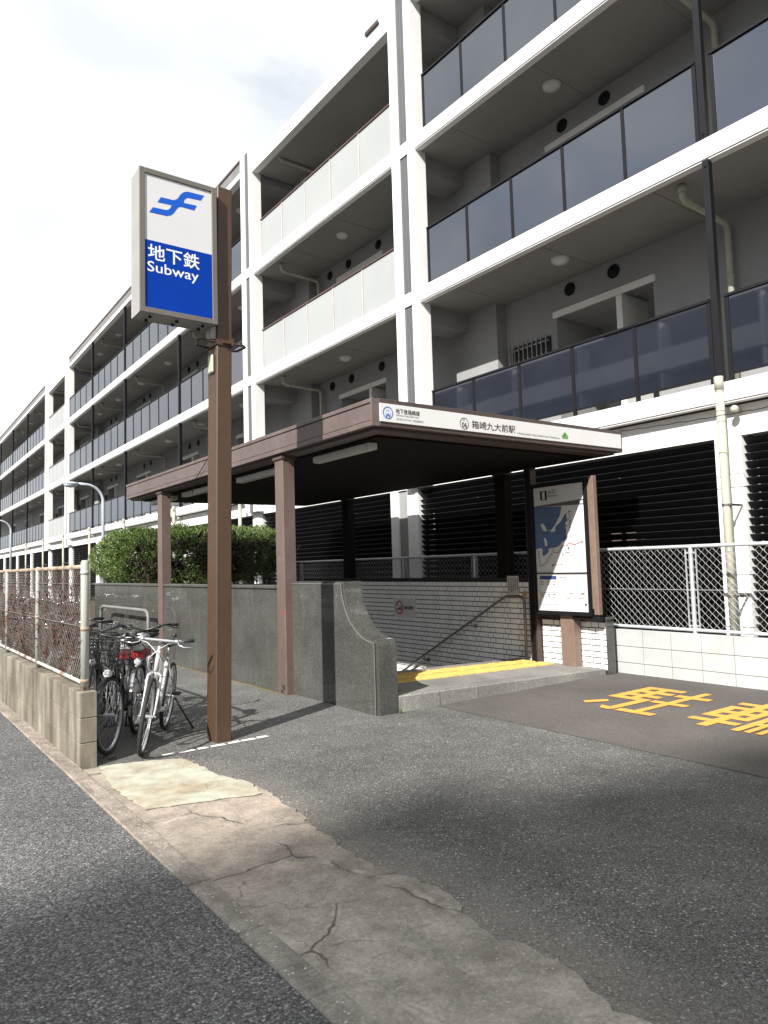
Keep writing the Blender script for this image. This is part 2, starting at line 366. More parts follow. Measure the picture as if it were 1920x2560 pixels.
# ------------------------------------------------------------------ mesh helpers
ORG = {}
class MB:
    def __init__(s): s.v = []; s.f = []; s.m = []
    def add(s, vs, fs, mi=0):
        k = len(s.v); s.v += [tuple(p) for p in vs]; s.f += [tuple(i + k for i in f) for f in fs]; s.m += [mi] * len(fs); return s
    def box(s, x0, x1, y0, y1, z0, z1, mi=0):
        vs = [(x0, y0, z0), (x1, y0, z0), (x1, y1, z0), (x0, y1, z0), (x0, y0, z1), (x1, y0, z1), (x1, y1, z1), (x0, y1, z1)]
        return s.add(vs, [(0, 3, 2, 1), (4, 5, 6, 7), (0, 1, 5, 4), (1, 2, 6, 5), (2, 3, 7, 6), (3, 0, 4, 7)], mi)
    def bev(s, x0, x1, y0, y1, z0, z1, b, mi=0):
        # box with chamfered edges
        vs = []; idx = {}
        for i, x in enumerate((x0, x1)):
            for j, y in enumerate((y0, y1)):
                for k, z in enumerate((z0, z1)):
                    sx, sy, sz = (1 - 2 * i) * b, (1 - 2 * j) * b, (1 - 2 * k) * b
                    for a, p in enumerate(((x, y + sy, z + sz), (x + sx, y, z + sz), (x + sx, y + sy, z))):
                        idx[i, j, k, a] = len(vs); vs.append(p)
        F = []
        for a in range(3):
            for e in (0, 1):
                o = [q for q in range(3) if q != a]; q = []
                for (u, w) in ((0, 0), (1, 0), (1, 1), (0, 1)):
                    t = [0, 0, 0]; t[a] = e; t[o[0]] = u; t[o[1]] = w; q.append(idx[t[0], t[1], t[2], a])
                F.append(q)
        for a in range(3):
            o = [q for q in range(3) if q != a]
            for u in (0, 1):
                for w in (0, 1):
                    q = []
                    for e, c in ((0, o[0]), (1, o[0]), (1, o[1]), (0, o[1])):
                        t = [0, 0, 0]; t[a] = e; t[o[0]] = u; t[o[1]] = w; q.append(idx[t[0], t[1], t[2], c])
                    F.append(q)
        for i in (0, 1):
            for j in (0, 1):
                for k in (0, 1): F.append([idx[i, j, k, a] for a in range(3)])
        return s.add(vs, F, mi)
    def quad(s, a, b, c, d, mi=0): return s.add([a, b, c, d], [(0, 1, 2, 3)], mi)
    def poly(s, pts, mi=0): return s.add(pts, [tuple(range(len(pts)))], mi)
    def prism(s, pts, vec, mi=0):
        n = len(pts); vec = Vector(vec); q = [Vector(p) for p in pts]
        vs = q + [p + vec for p in q]
        fs = [tuple(range(n))[::-1], tuple(range(n, 2 * n))] + [(i, (i + 1) % n, n + (i + 1) % n, n + i) for i in range(n)]
        return s.add(vs, fs, mi)
    def tube(s, pts, r, seg=8, mi=0, closed=False, cap=True):
        pts = [Vector(p) for p in pts]; n = len(pts)
        rs = r if isinstance(r, (list, tuple)) else [r] * n
        vs = []; prev = None
        for i, p in enumerate(pts):
            if closed: t = pts[(i + 1) % n] - pts[i - 1]
            else: t = pts[min(i + 1, n - 1)] - pts[max(i - 1, 0)]
            t = t.normalized() if t.length > 1e-9 else Vector((0, 0, 1))
            if prev is None:
                a = Vector((0, 0, 1)) if abs(t.z) < .9 else Vector((1, 0, 0)); u = t.cross(a).normalized()
            else:
                u = prev - t * prev.dot(t)
                u = u.normalized() if u.length > 1e-6 else t.orthogonal().normalized()
            prev = u; w = t.cross(u)
            for k in range(seg):
                an = 2 * math.pi * k / seg; vs.append(p + (u * math.cos(an) + w * math.sin(an)) * rs[i])
        fs = []
        for i in range(n if closed else n - 1):
            a = i * seg; b = ((i + 1) % n) * seg
            for k in range(seg): fs.append((a + k, a + (k + 1) % seg, b + (k + 1) % seg, b + k))
        if cap and not closed: fs += [tuple(range(seg))[::-1], tuple(range((n - 1) * seg, n * seg))]
        return s.add(vs, fs, mi)
    def ring(s, c, axis, R, r, seg=36, rs=8, mi=0):
        c = Vector(c); ax = Vector(axis).normalized(); u = ax.orthogonal().normalized(); w = ax.cross(u)
        return s.tube([c + (u * math.cos(t) + w * math.sin(t)) * R for t in [2 * math.pi * i / seg for i in range(seg)]], r, rs, mi, closed=True)
    def disc(s, c, axis, R, seg=24, mi=0, R2=0, u=None):
        c = Vector(c); ax = Vector(axis).normalized(); u = Vector(u) if u else ax.orthogonal().normalized(); w = ax.cross(u)
        P = lambda rr: [c + (u * math.cos(2 * math.pi * i / seg) + w * math.sin(2 * math.pi * i / seg)) * rr for i in range(seg)]
        if R2: return s.add(P(R) + P(R2), [(i, (i + 1) % seg, seg + (i + 1) % seg, seg + i) for i in range(seg)], mi)
        return s.add(P(R), [tuple(range(seg))], mi)
    def ell(s, c, r, seg=14, rings=8, mi=0):
        c = Vector(c); vs = []; fs = []
        for i in range(rings + 1):
            ph = math.pi * i / rings
            for k in range(seg):
                th = 2 * math.pi * k / seg
                vs.append((c.x + r[0] * math.sin(ph) * math.cos(th), c.y + r[1] * math.sin(ph) * math.sin(th), c.z + r[2] * math.cos(ph)))
        for i in range(rings):
            for k in range(seg): fs.append((i * seg + k, (i + 1) * seg + k, (i + 1) * seg + (k + 1) % seg, i * seg + (k + 1) % seg))
        return s.add(vs, fs, mi)
    def rot(s, origin, axis, ang, start=0):
        q = Matrix.Translation(origin) @ Matrix.Rotation(ang, 4, Vector(axis)) @ Matrix.Translation(-Vector(origin))
        s.v[start:] = [tuple(q @ Vector(p)) for p in s.v[start:]]; return s
    def build(s, name, mats, parent=None, local=False, smooth=False, warp=False, origin=None):
        if not isinstance(mats, (list, tuple)): mats = [mats]
        vs = s.v
        if warp: vs = [(x + .016 * max(0., y - 19.3), y, z) for x, y, z in vs]
        if local: o = Vector((0, 0, 0))
        elif parent is not None: o = ORG[parent.name]
        elif origin is not None: o = Vector(origin)
        else:
            xs = [p[0] for p in vs]; ys = [p[1] for p in vs]; zs = [p[2] for p in vs]
            o = Vector(((min(xs) + max(xs)) / 2, (min(ys) + max(ys)) / 2, min(zs)))
        me = bpy.data.meshes.new(name)
        me.from_pydata([(x - o.x, y - o.y, z - o.z) for x, y, z in vs], [], s.f)
        for m in mats: me.materials.append(M[m])
        me.polygons.foreach_set('material_index', s.m)
        if smooth: me.polygons.foreach_set('use_smooth', [True] * len(s.f))
        me.update()
        ob = bpy.data.objects.new(name, me); COL.objects.link(ob)
        if parent is not None: ob.parent = parent
        elif not local: ob.location = o
        ORG[ob.name] = o.copy()
        return ob

def tag(o, label, cat, group=None, kind=None):
    if label: o['label'] = label
    if cat: o['category'] = cat
    if group: o['group'] = group
    if kind: o['kind'] = kind
    return o
def thing(name, label, cat, loc=(0, 0, 0), rot=(0, 0, 0), group=None):
    o = bpy.data.objects.new(name, None); COL.objects.link(o); o.location = loc; o.rotation_euler = rot
    o.empty_display_size = .2
    tag(o, label, cat, group); ORG[o.name] = Vector(loc); return o
def structure(o): o['kind'] = 'structure'; return o
def dup(o, loc=None, rot=None, label=None, parent=None):
    c = o.copy(); COL.objects.link(c)
    if parent is not None: c.parent = parent
    if loc is not None: c.location = loc
    if rot is not None: c.rotation_euler = rot
    if label: c['label'] = label
    for ch in list(o.children): dup(ch, parent=c)
    return c

_tc = {}
def text_geo(body, bold=0.0):
    k = (body, bold)
    if k not in _tc:
        cu = bpy.data.curves.new('txt', 'FONT'); cu.body = body; cu.offset = bold; cu.resolution_u = 3
        ob = bpy.data.objects.new('txt', cu); COL.objects.link(ob)
        bpy.context.view_layer.update()
        me = bpy.data.meshes.new_from_object(ob.evaluated_get(bpy.context.evaluated_depsgraph_get()))
        vs = [v.co.copy() for v in me.vertices]; fs = [tuple(p.vertices) for p in me.polygons]
        x0 = min(v.x for v in vs); x1 = max(v.x for v in vs); y0 = min(v.y for v in vs); y1 = max(v.y for v in vs)
        _tc[k] = ([((v.x - x0) / (x1 - x0), (v.y - y0) / (y1 - y0)) for v in vs], fs, (x1 - x0) / (y1 - y0))
        bpy.data.objects.remove(ob); bpy.data.curves.remove(cu); bpy.data.meshes.remove(me)
    return _tc[k]
def text(mb, body, o, u, v, w=None, h=None, mi=0, bold=0.0):
    """lay lettering into a mesh: bottom-left corner o, unit directions u and v, size w x h in metres"""
    vs, fs, asp = text_geo(body, bold)
    if w is None: w = h * asp
    if h is None: h = w / asp
    o = Vector(o); u = Vector(u); v = Vector(v)
    mb.add([o + u * (a * w) + v * (b * h) for a, b in vs], fs, mi)

# ================================================================== SETTING: ground
HX0, HX1, HY0, HY1 = 4.62, 8.25, 6.30, 14.4     # stairwell opening
g = MB()
xs = [-400, 0, HX0, HX1, 500]; ys = [-400, HY0, HY1, 600]
for i in range(len(xs) - 1):
    for j in range(len(ys) - 1):
        if xs[i] == HX0 and ys[j] == HY0: continue
        g.quad((xs[i], ys[j], 0), (xs[i + 1], ys[j], 0), (xs[i + 1], ys[j + 1], 0), (xs[i], ys[j + 1], 0))
structure(g.build('ground', 'yard', origin=(0, 0, 0)))
structure(MB().quad((-9, -120, .004), (1.345, -120, .004), (1.345, 260, .004), (-9, 260, .004)).build('road', 'road', origin=(0, 0, 0)))
# gutter slabs along the road edge (real thickness, joints between the slabs)
g = MB(); y = -6.0
while y < 60:
    g.bev(1.345, 1.472, y + .004, y + .596, -.05, .016 + ru(-.002, .002), .006); y += .6
structure(g.build('gutter', 'gutter', origin=(0, 0, 0)))
# cracked concrete apron with a ragged edge
edge = [(2.26, -6), (2.2, -1), (2.21, 1.2), (2.16, 1.71), (2.22, 1.85), (2.26, 2.16), (2.17, 2.28), (2.21, 2.5), (2.30, 2.7), (2.28, 2.96), (2.19, 3.31), (2.21, 3.35), (2.24, 3.71), (2.29, 4.12), (2.35, 4.55), (2.34, 4.97), (2.25, 5.32), (2.24, 5.71), (2.22, 6.01), (1.9, 6.16), (1.62, 6.23)]
def ragged(pts, amp, step=.05, z=0.):
    res = []
    for a, b in zip(pts[:-1], pts[1:]):
        d = math.hypot(b[0] - a[0], b[1] - a[1]); n = max(1, int(d / step))
        for i in range(n):
            t = i / n; res.append((a[0] + (b[0] - a[0]) * t + ru(-amp, amp), a[1] + (b[1] - a[1]) * t + ru(-amp, amp), z))
    res.append((pts[-1][0], pts[-1][1], z)); return res
rg = ragged(edge, .022, .045, -.03)
structure(MB().prism([(1.472, 6.23, -.03), (1.472, -6, -.03)] + rg, (0, 0, .037)).build('pavement', 'apron', origin=(0, 0, 0)))
cr_ = MB()
for i in range(420):
    a = random.choice(edge[2:]); b = edge[max(2, edge.index(a) - 1)]; t = rnd(); x = a[0] + (b[0] - a[0]) * t + abs(random.gauss(0, .07)); y = a[1] + (b[1] - a[1]) * t; r = ru(.002, .008)
    cr_.ell((x, y, r * .3), (r, r * ru(.6, 1.2), r * .6), 6, 4)
tag(cr_.build('rubble', 'gutter'), 'small concrete crumbs scattered along the broken edge of the pavement', 'rubble', kind='stuff')
pt = ragged([(1.60, 6.2), (1.52, 5.6), (1.55, 4.9), (1.93, 4.80), (2.30, 4.68), (2.335, 4.97), (2.24, 5.32), (2.23, 5.71), (2.2, 5.98), (1.9, 6.12), (1.60, 6.2)], .012, .05, .012)[:-1]
structure(MB().prism(pt, (0, 0, .006)).build('pavement_patch', 'patch', origin=(0, 0, 0)))
# fresh asphalt strip
structure(MB().quad((5.19, -6, .004), (8.5, -6, .004), (8.5, 6.24, .004), (5.19, 6.24, .004)).build('asphalt_strip', 'newasph', origin=(0, 0, 0)))
# yellow lettering on the ground; it reads from the road side (text runs towards -Y)
k = MB()
def strokes(mb, y0, rects, quads=()):
    for i, (u0, u1, v0, v1) in enumerate(rects):
        z = .008 + .0003 * i; P_ = lambda u, v: (6.34 + v * 1.42, y0 - u * .97, z)
        mb.quad(P_(u0, v0), P_(u1, v0), P_(u1, v1), P_(u0, v1))
    for i, q in enumerate(quads):
        z = .0081 + .0003 * (len(rects) + i); mb.quad(*[(6.34 + v * 1.42, y0 - u * .97, z) for u, v in q])
strokes(k, 5.30, [(.03, .15, .42, 1.0), (.03, .53, .91, 1.0), (.03, .53, .745, .83), (.03, .53, .58, .665), (.26, .36, .42, 1.0), (.03, .53, .42, .505), (.425, .53, .02, .50),
                  (.73, .82, .78, 1.02), (.59, 1.0, .735, .82), (.73, .82, .03, .80), (.57, 1.0, .425, .505), (.57, 1.0, .0, .085)],
        [[(.53, .07), (.50, -.01), (.38, .0), (.31, .09)], [(.02, .12), (.11, .07), (.24, .24), (.16, .30)]])
strokes(k, 4.09, [(.25, .36, .0, .98), (.04, .54, .80, .88), (.05, .15, .30, .71), (.44, .53, .30, .71), (.05, .53, .63, .71), (.05, .53, .46, .54), (.05, .53, .30, .38), (.04, .54, .13, .21),
                  (.66, .92, .60, .67), (.59, .67, .0, .50), (.59, 1.0, .42, .50), (.71, .77, .0, .46), (.82, .88, .0, .46), (.93, 1.0, .0, .50), (.59, 1.0, .22, .29)],
        [[(.74, 1.0), (.83, 1.0), (.62, .70), (.55, .76)], [(.74, 1.0), (.83, 1.0), (1.02, .76), (.95, .70)]])
tag(k.build('road_marking', 'kanji'), 'yellow painted lettering on the dark asphalt before the pale block wall', 'road marking')
k = MB(); xx = 2.12
while xx < 3.05:
    l = ru(.10, .17); yb = 6.20 + (xx - 2.1) * .02
    k.add([(xx, yb, .005), (xx + l, yb + ru(-.006, .006), .005), (xx + l - .01, yb + ru(.05, .075), .005), (xx + .012, yb + ru(.05, .07), .005)], [(0, 1, 2, 3)])
    xx += l + ru(.006, .02)
tag(k.build('parking_line', 'wline'), 'broken white line on asphalt at the foot of the brown sign pole', 'road marking')

# ================================================================== APARTMENT BUILDING
Z = [(3.555, 3.83), (6.885, 7.18), (10.125, 10.425)]
ROOF = (13.41, 13.57)
FX = 9.1
bld = thing('apartment_building', 'long white and grey apartment building with open corridors and glass balcony rails', 'building', (12.0, 11.4, 0))
def part(mb, name, mats, parent=None, smooth=False): return mb.build(name, mats, parent or bld, warp=True, smooth=smooth)
DARK = [(-3.9, 11.03), (19.34, 43.3), (50.4, 86.0)]
LIGHT = [(11.80, 18.58), (44.3, 49.4)]
COLS = [(11.03, 11.80), (18.58, 19.34), (43.3, 44.3), (49.4, 50.4)]
YA, YB = -4.2, 86.2
SEGS = [YA, 4.9, 11.4, 19.3, 25.0, 32.0, 37.9, 43.8, 50, 58, 66, 74, YB]
# floor slabs: soffit board below, white edge band, thin drip lip
for zi, (z0, z1) in enumerate(Z):
    s = MB()
    for a, b in zip(SEGS[:-1], SEGS[1:]):
        s.box(FX, FX + .16, a, b, z0 + .025, z1, 0)
        s.box(FX + .02, FX + .15, a, b, z0, z0 + .025, 0)
        s.box(FX + .16, 12.6, a, b, z0 + .012, z1 - .01, 1)
        y = a + .9
        while y < b - .3:
            s.box(FX + .17, 10.8, y, y + .008, z0 + .006, z0 + .012, 2); y += 2.13
    part(s, 'floor_slab', ['white', 'soffit', 'joint'])
for (a, b) in DARK:
    s = MB(); s2 = MB(); q = [a] + [t for t in SEGS if a < t < b] + [b]
    for c, d in zip(q[:-1], q[1:]):
        s.box(FX, FX + .2, c, d, ROOF[0], ROOF[1], 0); s.box(FX + .2, 12.6, c, d, ROOF[0] + .012, ROOF[1] - .01, 1)
        s2.box(FX + .02, FX + .22, c, d, ROOF[1], 13.92, 0); s2.box(FX - .01, FX + .26, c, d, 13.92, 13.98, 1)
    part(s, 'roof_slab', ['white', 'soffit']); part(s2, 'parapet', ['parapet', 'cap'])
for (a, b) in LIGHT:
    s = MB(); s.box(FX, FX + .2, a, b, 13.22, 13.57, 0); s.box(FX + .2, 12.6, a, b, 13.235, 13.56, 1)
    part(s, 'roof_slab', ['white', 'soffit'])
g = MB(); g.box(FX - .05, FX, 12.1, 12.6, 13.57, 13.60); g.box(FX - .05, FX - .035, 12.1, 12.6, 13.60, 13.65)
part(g, 'roof_bracket', 'dkbrown')
for (a, b) in COLS: part(MB().box(FX + .3, 12.6, a, b, 13.43, 13.56), 'roof_slab', 'soffit')
# columns: white / mosaic / white strips
for (a, b) in COLS:
    w = b - a; s = MB()
    s.box(FX - .012, FX + .29, a, a + w * .285, 3.2, 14.05, 0)
    s.box(FX + .02, FX + .28, a + w * .285, a + w * .66, 3.2, 14.0, 1)
    s.box(FX - .012, FX + .29, a + w * .66, b, 3.2, 14.13, 0)
    part(s, 'column', ['white', 'mosaic'])
    s = MB()
    for lv, z in enumerate([Z[1][0], Z[2][0], ROOF[0]]):
        s.box(FX + .29, 10.8, a + .08, b - .08, z - .36, z + .012, 0)
        s.box(10.52, 10.8, a - .75, b - .1, Z[lv][1], z + .01, 1)
    part(s, 'corridor_beam', ['corr', 'corr'])
# back wall of the open corridors with recessed entrances
UN = [(-1.0, 0), (7.9, 1), (15.6, 1), (22.6, 0), (28.6, 1), (34.8, 0), (40.4, 1), (47.0, 0), (54, 1), (61, 0), (68, 1), (75, 0)]
for lv in range(3):
    z0 = Z[lv][1]; z1 = [Z[1][0], Z[2][0], ROOF[0]][lv] + .01
    w = MB(); cur = YA; rec = MB()
    for (yc, t) in UN:
        a, b = yc - 1.05, yc + 1.05; zt = z0 + 2.42
        w.box(10.8, 10.95, cur, a, z0 - .1, z1)
        w.box(10.8, 10.95, a, b, zt, z1)
        w.box(10.76, 10.8, a - .06, b + .06, zt - .02, zt + .10, 1)      # lintel trim
        w.box(10.95, 12.2, a - .12, a, z0 - .1, z1); w.box(10.95, 12.2, b, b + .12, z0 - .1, z1)
        w.box(12.2, 12.35, a - .12, b + .12, z0 - .1, z1)
        w.box(10.95, 12.2, a, b, zt + .02, zt + .1)
        w.box(10.80, 11.6, yc - .42, yc - .30, z0 - .05, zt, 1)
        cur = b
    w.box(10.8, 10.95, cur, YB, z0 - .1, z1)
    w.box(10.95, 12.6, YA, YA + .1, z0 - .1, z1)
    part(w, 'corridor_wall', ['corr', 'cream'])
    for (yc, t) in UN:
        if yc > 60: continue
        d = MB(); d.box(12.12, 12.2, yc - .25, yc + .65, z0, z0 + 2.05); dd = part(d, 'door', 'door')
        h = MB(); h.box(12.07, 12.12, yc - .15, yc - .12, z0 + .95, z0 + 1.1); part(h, 'handle', 'steel', dd)
        wy = yc + 1.2
        wd = MB(); wd.box(10.77, 10.8, wy, wy + 1.0, z0 + 1.0, z0 + 2.1, 0); ww = part(wd, 'window', 'dark')
        fr = MB()
        for i in range(9): fr.box(10.66, 10.68, wy + .02 + i * .118, wy + .04 + i * .118, z0 + .95, z0 + 2.12)
        for zz in (1.08, 1.98): fr.box(10.68, 10.695, wy - .02, wy + 1.02, z0 + zz, z0 + zz + .03)
        part(fr, 'window_bars', 'steel', ww)
# pipes under the corridor ceilings
def ceil_pipe(y, z, zb):
    p = MB(); p.tube([(9.45, y, z - .08), (9.45, y, z - .17), (9.5, y, z - .21), (10.55, y, z - .25), (10.63, y, z - .29), (10.65, y, z - .36), (10.65, y, zb)], .048, 10)
    p.tube([(9.45, y, z - .0), (9.45, y, z - .1)], .062, 10); p.tube([(9.55, y, z - .213), (9.62, y, z - .215)], .058, 10)
    p.tube([(10.65, y, z - 1.1), (10.65, y, z - 1.04)], .056, 10)
    part(p, 'drain_pipe', 'pipe', smooth=True)
for lv in range(3):
    zc = [Z[1][0], Z[2][0], ROOF[0]][lv]
    for y in (5.45, 17.5, 24.3, 31.3, 37.2, 42.6, 48.6, 56.5, 64.5): ceil_pipe(y, zc, Z[lv][1])
# ceiling domes and round vents
def dome(y, z):
    d = MB()
    for i, (r, h) in enumerate([(.15, 0), (.165, .02), (.15, .06), (.11, .085), (.05, .1)]): pass
    d.ell((9.95, y, z + .012), (.17, .17, .1), 16, 8)
    part(d, 'ceiling_light', 'dome', smooth=True)
def vent(y, z):
    d = MB(); d.ell((10.79, y, z), (.03, .105, .105), 14, 6); d.ring((10.785, y, z), (1, 0, 0), .11, .018, 16, 5)
    part(d, 'air_vent', 'louvre', smooth=True)
for lv in range(3):
    zc = [Z[1][0], Z[2][0], ROOF[0]][lv]
    for y in (.7, 8.1, 15.1, 21.2, 24.9, 28.6, 32.3, 36.0, 39.7, 46.8, 53, 57, 61, 65, 69): dome(y, zc)
    for y in (.2, 8.1, 14.2, 16.6, 22.2, 28, 34.2, 40.2): vent(y - .49, zc - .2); vent(y + .49, zc - .2)
# dark steel posts between the slabs
for lv in range(3):
    z0 = Z[lv][1]; z1 = [Z[1][0], Z[2][0], ROOF[0]][lv]
    p = MB()
    for y in (-2.5, 4.9, 25.0, 32.0, 37.9, 57.5, 64.5, 71.5):
        p = MB(); p.box(FX + .004, FX + .06, y - .045, y + .045, z0, z1 + .002); p.box(FX + .06, FX + .12, y - .03, y + .03, z0, z1 + .012)
        for zz in (z0 + .08, z1 - .08): p.box(FX - .008, FX + .004, y - .015, y + .015, zz - .015, zz + .015)
        part(p, 'steel_post', 'black')
# balcony railings
PX = FX + .05
def rail(ya, yb, z, n, frost, gap=.06):
    fr = MB(); w = (yb - ya) / n; zt = z + 1.165
    fr.box(PX - .035, PX + .035, ya - .02, yb + .02, zt - .035, zt, 1 if frost else 0)
    fr.box(PX - .012, PX + .012, ya, yb, z + gap - .03, z + gap, 0)
    for i in range(n + 1):
        y = ya + i * w; fr.box(PX - .02, PX + .02, y - (.016 if frost else .028), y + (.016 if frost else .028), z, zt - .035, 0)
    if frost: fr.box(PX - .03, PX + .03, ya - .055, ya - .018, z - .05, zt - .03, 1)
    r = part(fr, 'balcony_railing', ['pinkframe', 'cap'] if frost else ['black', 'black'])
    for i in range(n):
        y = ya + i * w; q = MB(); hw = .023 if frost else .03
        q.box(PX - .006, PX + .006, y + hw, y + w - hw, z + gap, zt - .036)
        part(q, 'glass_panel', 'frost' if frost else 'glass', r)
for lv in range(3):
    z = Z[lv][1]; gp = .12 if lv == 0 else .03
    rail(-2.4, 4.75, z, 6, False, gp); rail(5.0, 10.74, z, 5, False, gp)
    rail(11.84, 18.1, z, 5, True, .05)
    for a, b in ((19.42, 24.9), (25.1, 31.9), (32.1, 37.8), (38.0, 43.2), (50.5, 57.4), (57.6, 64.4), (64.6, 71.4), (71.6, 80)):
        rail(a, b, z, max(1, round((b - a) / 1.16)), False, gp)
    rail(44.4, 49.2, z, 4, True, .05)
# ground storey: lintel beam, pillars, louvres, dark interior
s = MB()
for a, b in zip(SEGS[:-1], SEGS[1:]): s.box(9.32, 9.62, a, b, 3.136, 3.54)
part(s, 'lintel_beam', 'white')
PIL = [(-2.2, -1.85), (4.77, 5.13), (11.55, 12.5), (18.7, 19.3), (24.7, 25.2), (31.2, 31.7), (37.4, 37.9), (43.5, 44.2), (49.6, 50.3), (56.5, 57), (63, 63.5), (70, 70.5), (77, 77.5)]
for (a, b) in PIL:
    p = MB()
    if b - a > .9:
        w = b - a
        p.box(9.31, 9.75, a, a + w * .38, 0, 3.136); p.box(9.36, 9.75, a + w * .38, a + w * .74, 0, 3.136, 1); p.box(9.31, 9.75, a + w * .74, b, 0, 3.136)
    else:
        for z0, z1 in ((0, .62), (.635, 1.30), (1.315, 2.45), (2.465, 3.136)): p.box(9.31, 9.75, a, b, z0, z1)
        p.box(9.318, 9.74, a + .008, b - .008, 0, 3.1, 1)
    part(p, 'pillar', ['white', 'corr'])
for (a, b) in zip(PIL[:-1], PIL[1:]):
    y0, y1 = a[1], b[0]; lv = MB()
    n = 26
    for i in range(n):
        z = .40 + i * .106
        lv.add([(9.36, y0 + .01, z + .05), (9.45, y0 + .01, z - .035), (9.456, y0 + .01, z - .028), (9.366, y0 + .01, z + .057), (9.36, y1 - .01, z + .05), (9.45, y1 - .01, z - .035), (9.456, y1 - .01, z - .028), (9.366, y1 - .01, z + .057)],
               [(0, 1, 2, 3), (7, 6, 5, 4), (0, 4, 5, 1), (1, 5, 6, 2), (2, 6, 7, 3), (3, 7, 4, 0)], 0)
    m = max(1, round((y1 - y0) / 1.7))
    for i in range(m + 1):
        y = y0 + .05 + (y1 - y0 - .1) * i / m; lv.box(9.47, 9.51, y - .03, y + .03, 0, 3.13, 1)
        for zz in (.7, 1.75, 2.8): lv.box(9.45, 9.47, y - .012, y + .012, zz, zz + .03, 2)
    part(lv, 'louvre_panel', ['louvre', 'black', 'galv'])
s = MB(); s.box(13.5, 13.6, YA, YB, -.0, 3.54); s.box(9.62, 13.5, YA, YA + .1, 0, 3.54); s.box(9.62, 13.5, YB - .1, YB, 0, 3.54)
y = 1.0
while y < 60: s.box(10.6, 10.9, y, y + .5, 0, 3.54); y += 6.3
part(s, 'undercroft_wall', 'bldbrown')
s = MB(); s.box(12.6, 24, YA, YB, 3.54, 13.7); part(s, 'building_block', 'corr')
# down pipes in front of the pillars
for (y, first) in ((4.87, True), (19.6, False), (25.4, False), (31.9, False), (38.1, False), (44.4, False), (50.6, False), (57.2, False)):
    p = MB(); p.tube([(9.035, y, 0), (9.035, y, 3.9)], .054, 14)
    for z in (1.62, 3.30, 3.44, 3.70): p.tube([(9.035, y, z), (9.035, y, z + .012)], .0565, 14)
    p.tube([(9.035, y, 3.72), (9.035, y, 3.9), (9.035, y, 3.905)], [.058, .058, .03], 14)
    pp = part(p, 'down_pipe', 'pipe', smooth=True)
    for z in (1.03, 2.2):
        c = MB(); c.tube([(9.035, y, z), (9.035, y, z + .03)], .059, 12); c.box(9.035, 9.31, y - .075, y - .06, z, z + .03); c.box(8.99, 9.035, y - .09, y - .06, z + .002, z + .028)
        part(c, 'pipe_clamp', 'steel', pp)
    b = MB(); b.ell((9.16, y - .12, 3.46), (.055, .055, .055), 12, 8); b.tube([(9.16, y - .12, 3.46), (9.32, y - .12, 3.46)], .02, 8)
    part(b, 'wall_lamp', 'pipe', smooth=True)

# ================================================================== STATION ENTRANCE
# platform (tilted granite slab) and kerb stones
def zplat(x): return .175 + (x - 4.66) / (8.19 - 4.66) * (.085 - .175)
s = MB()
s.add([(4.66, 6.44, .0), (8.19, 6.44, 0), (8.19, 7.86, 0), (4.66, 7.86, 0), (4.66, 6.44, zplat(4.66)), (8.19, 6.44, zplat(8.19)), (8.19, 7.86, zplat(8.19)), (4.66, 7.86, zplat(4.66))],
      [(0, 3, 2, 1), (4, 5, 6, 7), (0, 1, 5, 4), (1, 2, 6, 5), (2, 3, 7, 6), (3, 0, 4, 7)])
structure(s.build('entrance_floor', 'granfloor'))
s = MB(); n = 6
for i in range(n):
    a = 4.665 + i * (3.525 / n) + .006; b = 4.665 + (i + 1) * (3.525 / n) - .006
    for (y0, y1, dz, r) in ((6.235, 6.44, .0, 0),):
        s.add([(a, y0, -.05), (b, y0, -.05), (b, y1, -.05), (a, y1, -.05), (a, y0, zplat(a) - .012), (b, y0, zplat(b) - .012), (b, y0 + .012, zplat(b) + .001), (a, y0 + .012, zplat(a) + .001), (a, y1, zplat(a) + .001), (b, y1, zplat(b) + .001)],
              [(0, 3, 2, 1), (0, 1, 5, 4), (4, 5, 6, 7), (7, 6, 9, 8), (1, 2, 9, 6, 5), (0, 4, 7, 8, 3), (2, 3, 8, 9)])
structure(s.build('kerb', 'grankerb'))
# steps going down
s = MB()
for i in range(15):
    z = zplat(6.4) - .16 * (i + 1); y = 7.86 + .3 * i
    s.box(4.66, 8.19, y, y + .3, z - .4, z)
s.box(4.66, 8.19, 12.36, 14.6, -2.7, -2.3); s.box(4.6, 8.25, 14.4, 14.6, -2.6, 0)
structure(s.build('stairs', 'granfloor'))
# tactile paving: two strips of ribbed yellow tiles
for (ya, yb, xa, xb, wh) in ((6.98, 7.26, 5.02, 8.02, 'nearer'), (7.32, 7.60, 5.02, 8.02, 'farther')):
    s = MB(); x = xa
    while x < xb - .01:
        x2 = min(x + .3, xb)
        zz = zplat((x + x2) / 2)
        s.bev(x + .002, x2 - .002, ya, yb, zz - .01, zz + .008, .003)
        q = x + .03
        while q < x2 - .01:
            s.add([(q, ya + .01, zz + .008), (q + .032, ya + .01, zz + .008), (q + .032, yb - .01, zz + .008), (q, yb - .01, zz + .008), (q + .008, ya + .02, zz + .016), (q + .024, ya + .02, zz + .016), (q + .024, yb - .02, zz + .016), (q + .008, yb - .02, zz + .016)],
                  [(4, 5, 6, 7), (0, 1, 5, 4), (1, 2, 6, 5), (2, 3, 7, 6), (3, 0, 4, 7)])
            q += .075
        x += .3
    tag(s.build('tactile_paving', 'yellow'), 'yellow ribbed tactile strip on the entrance floor, ' + ('nearer the kerb' if wh == 'nearer' else 'at the top of the stairs'), 'tactile paving', 'tactile strips on the entrance floor')

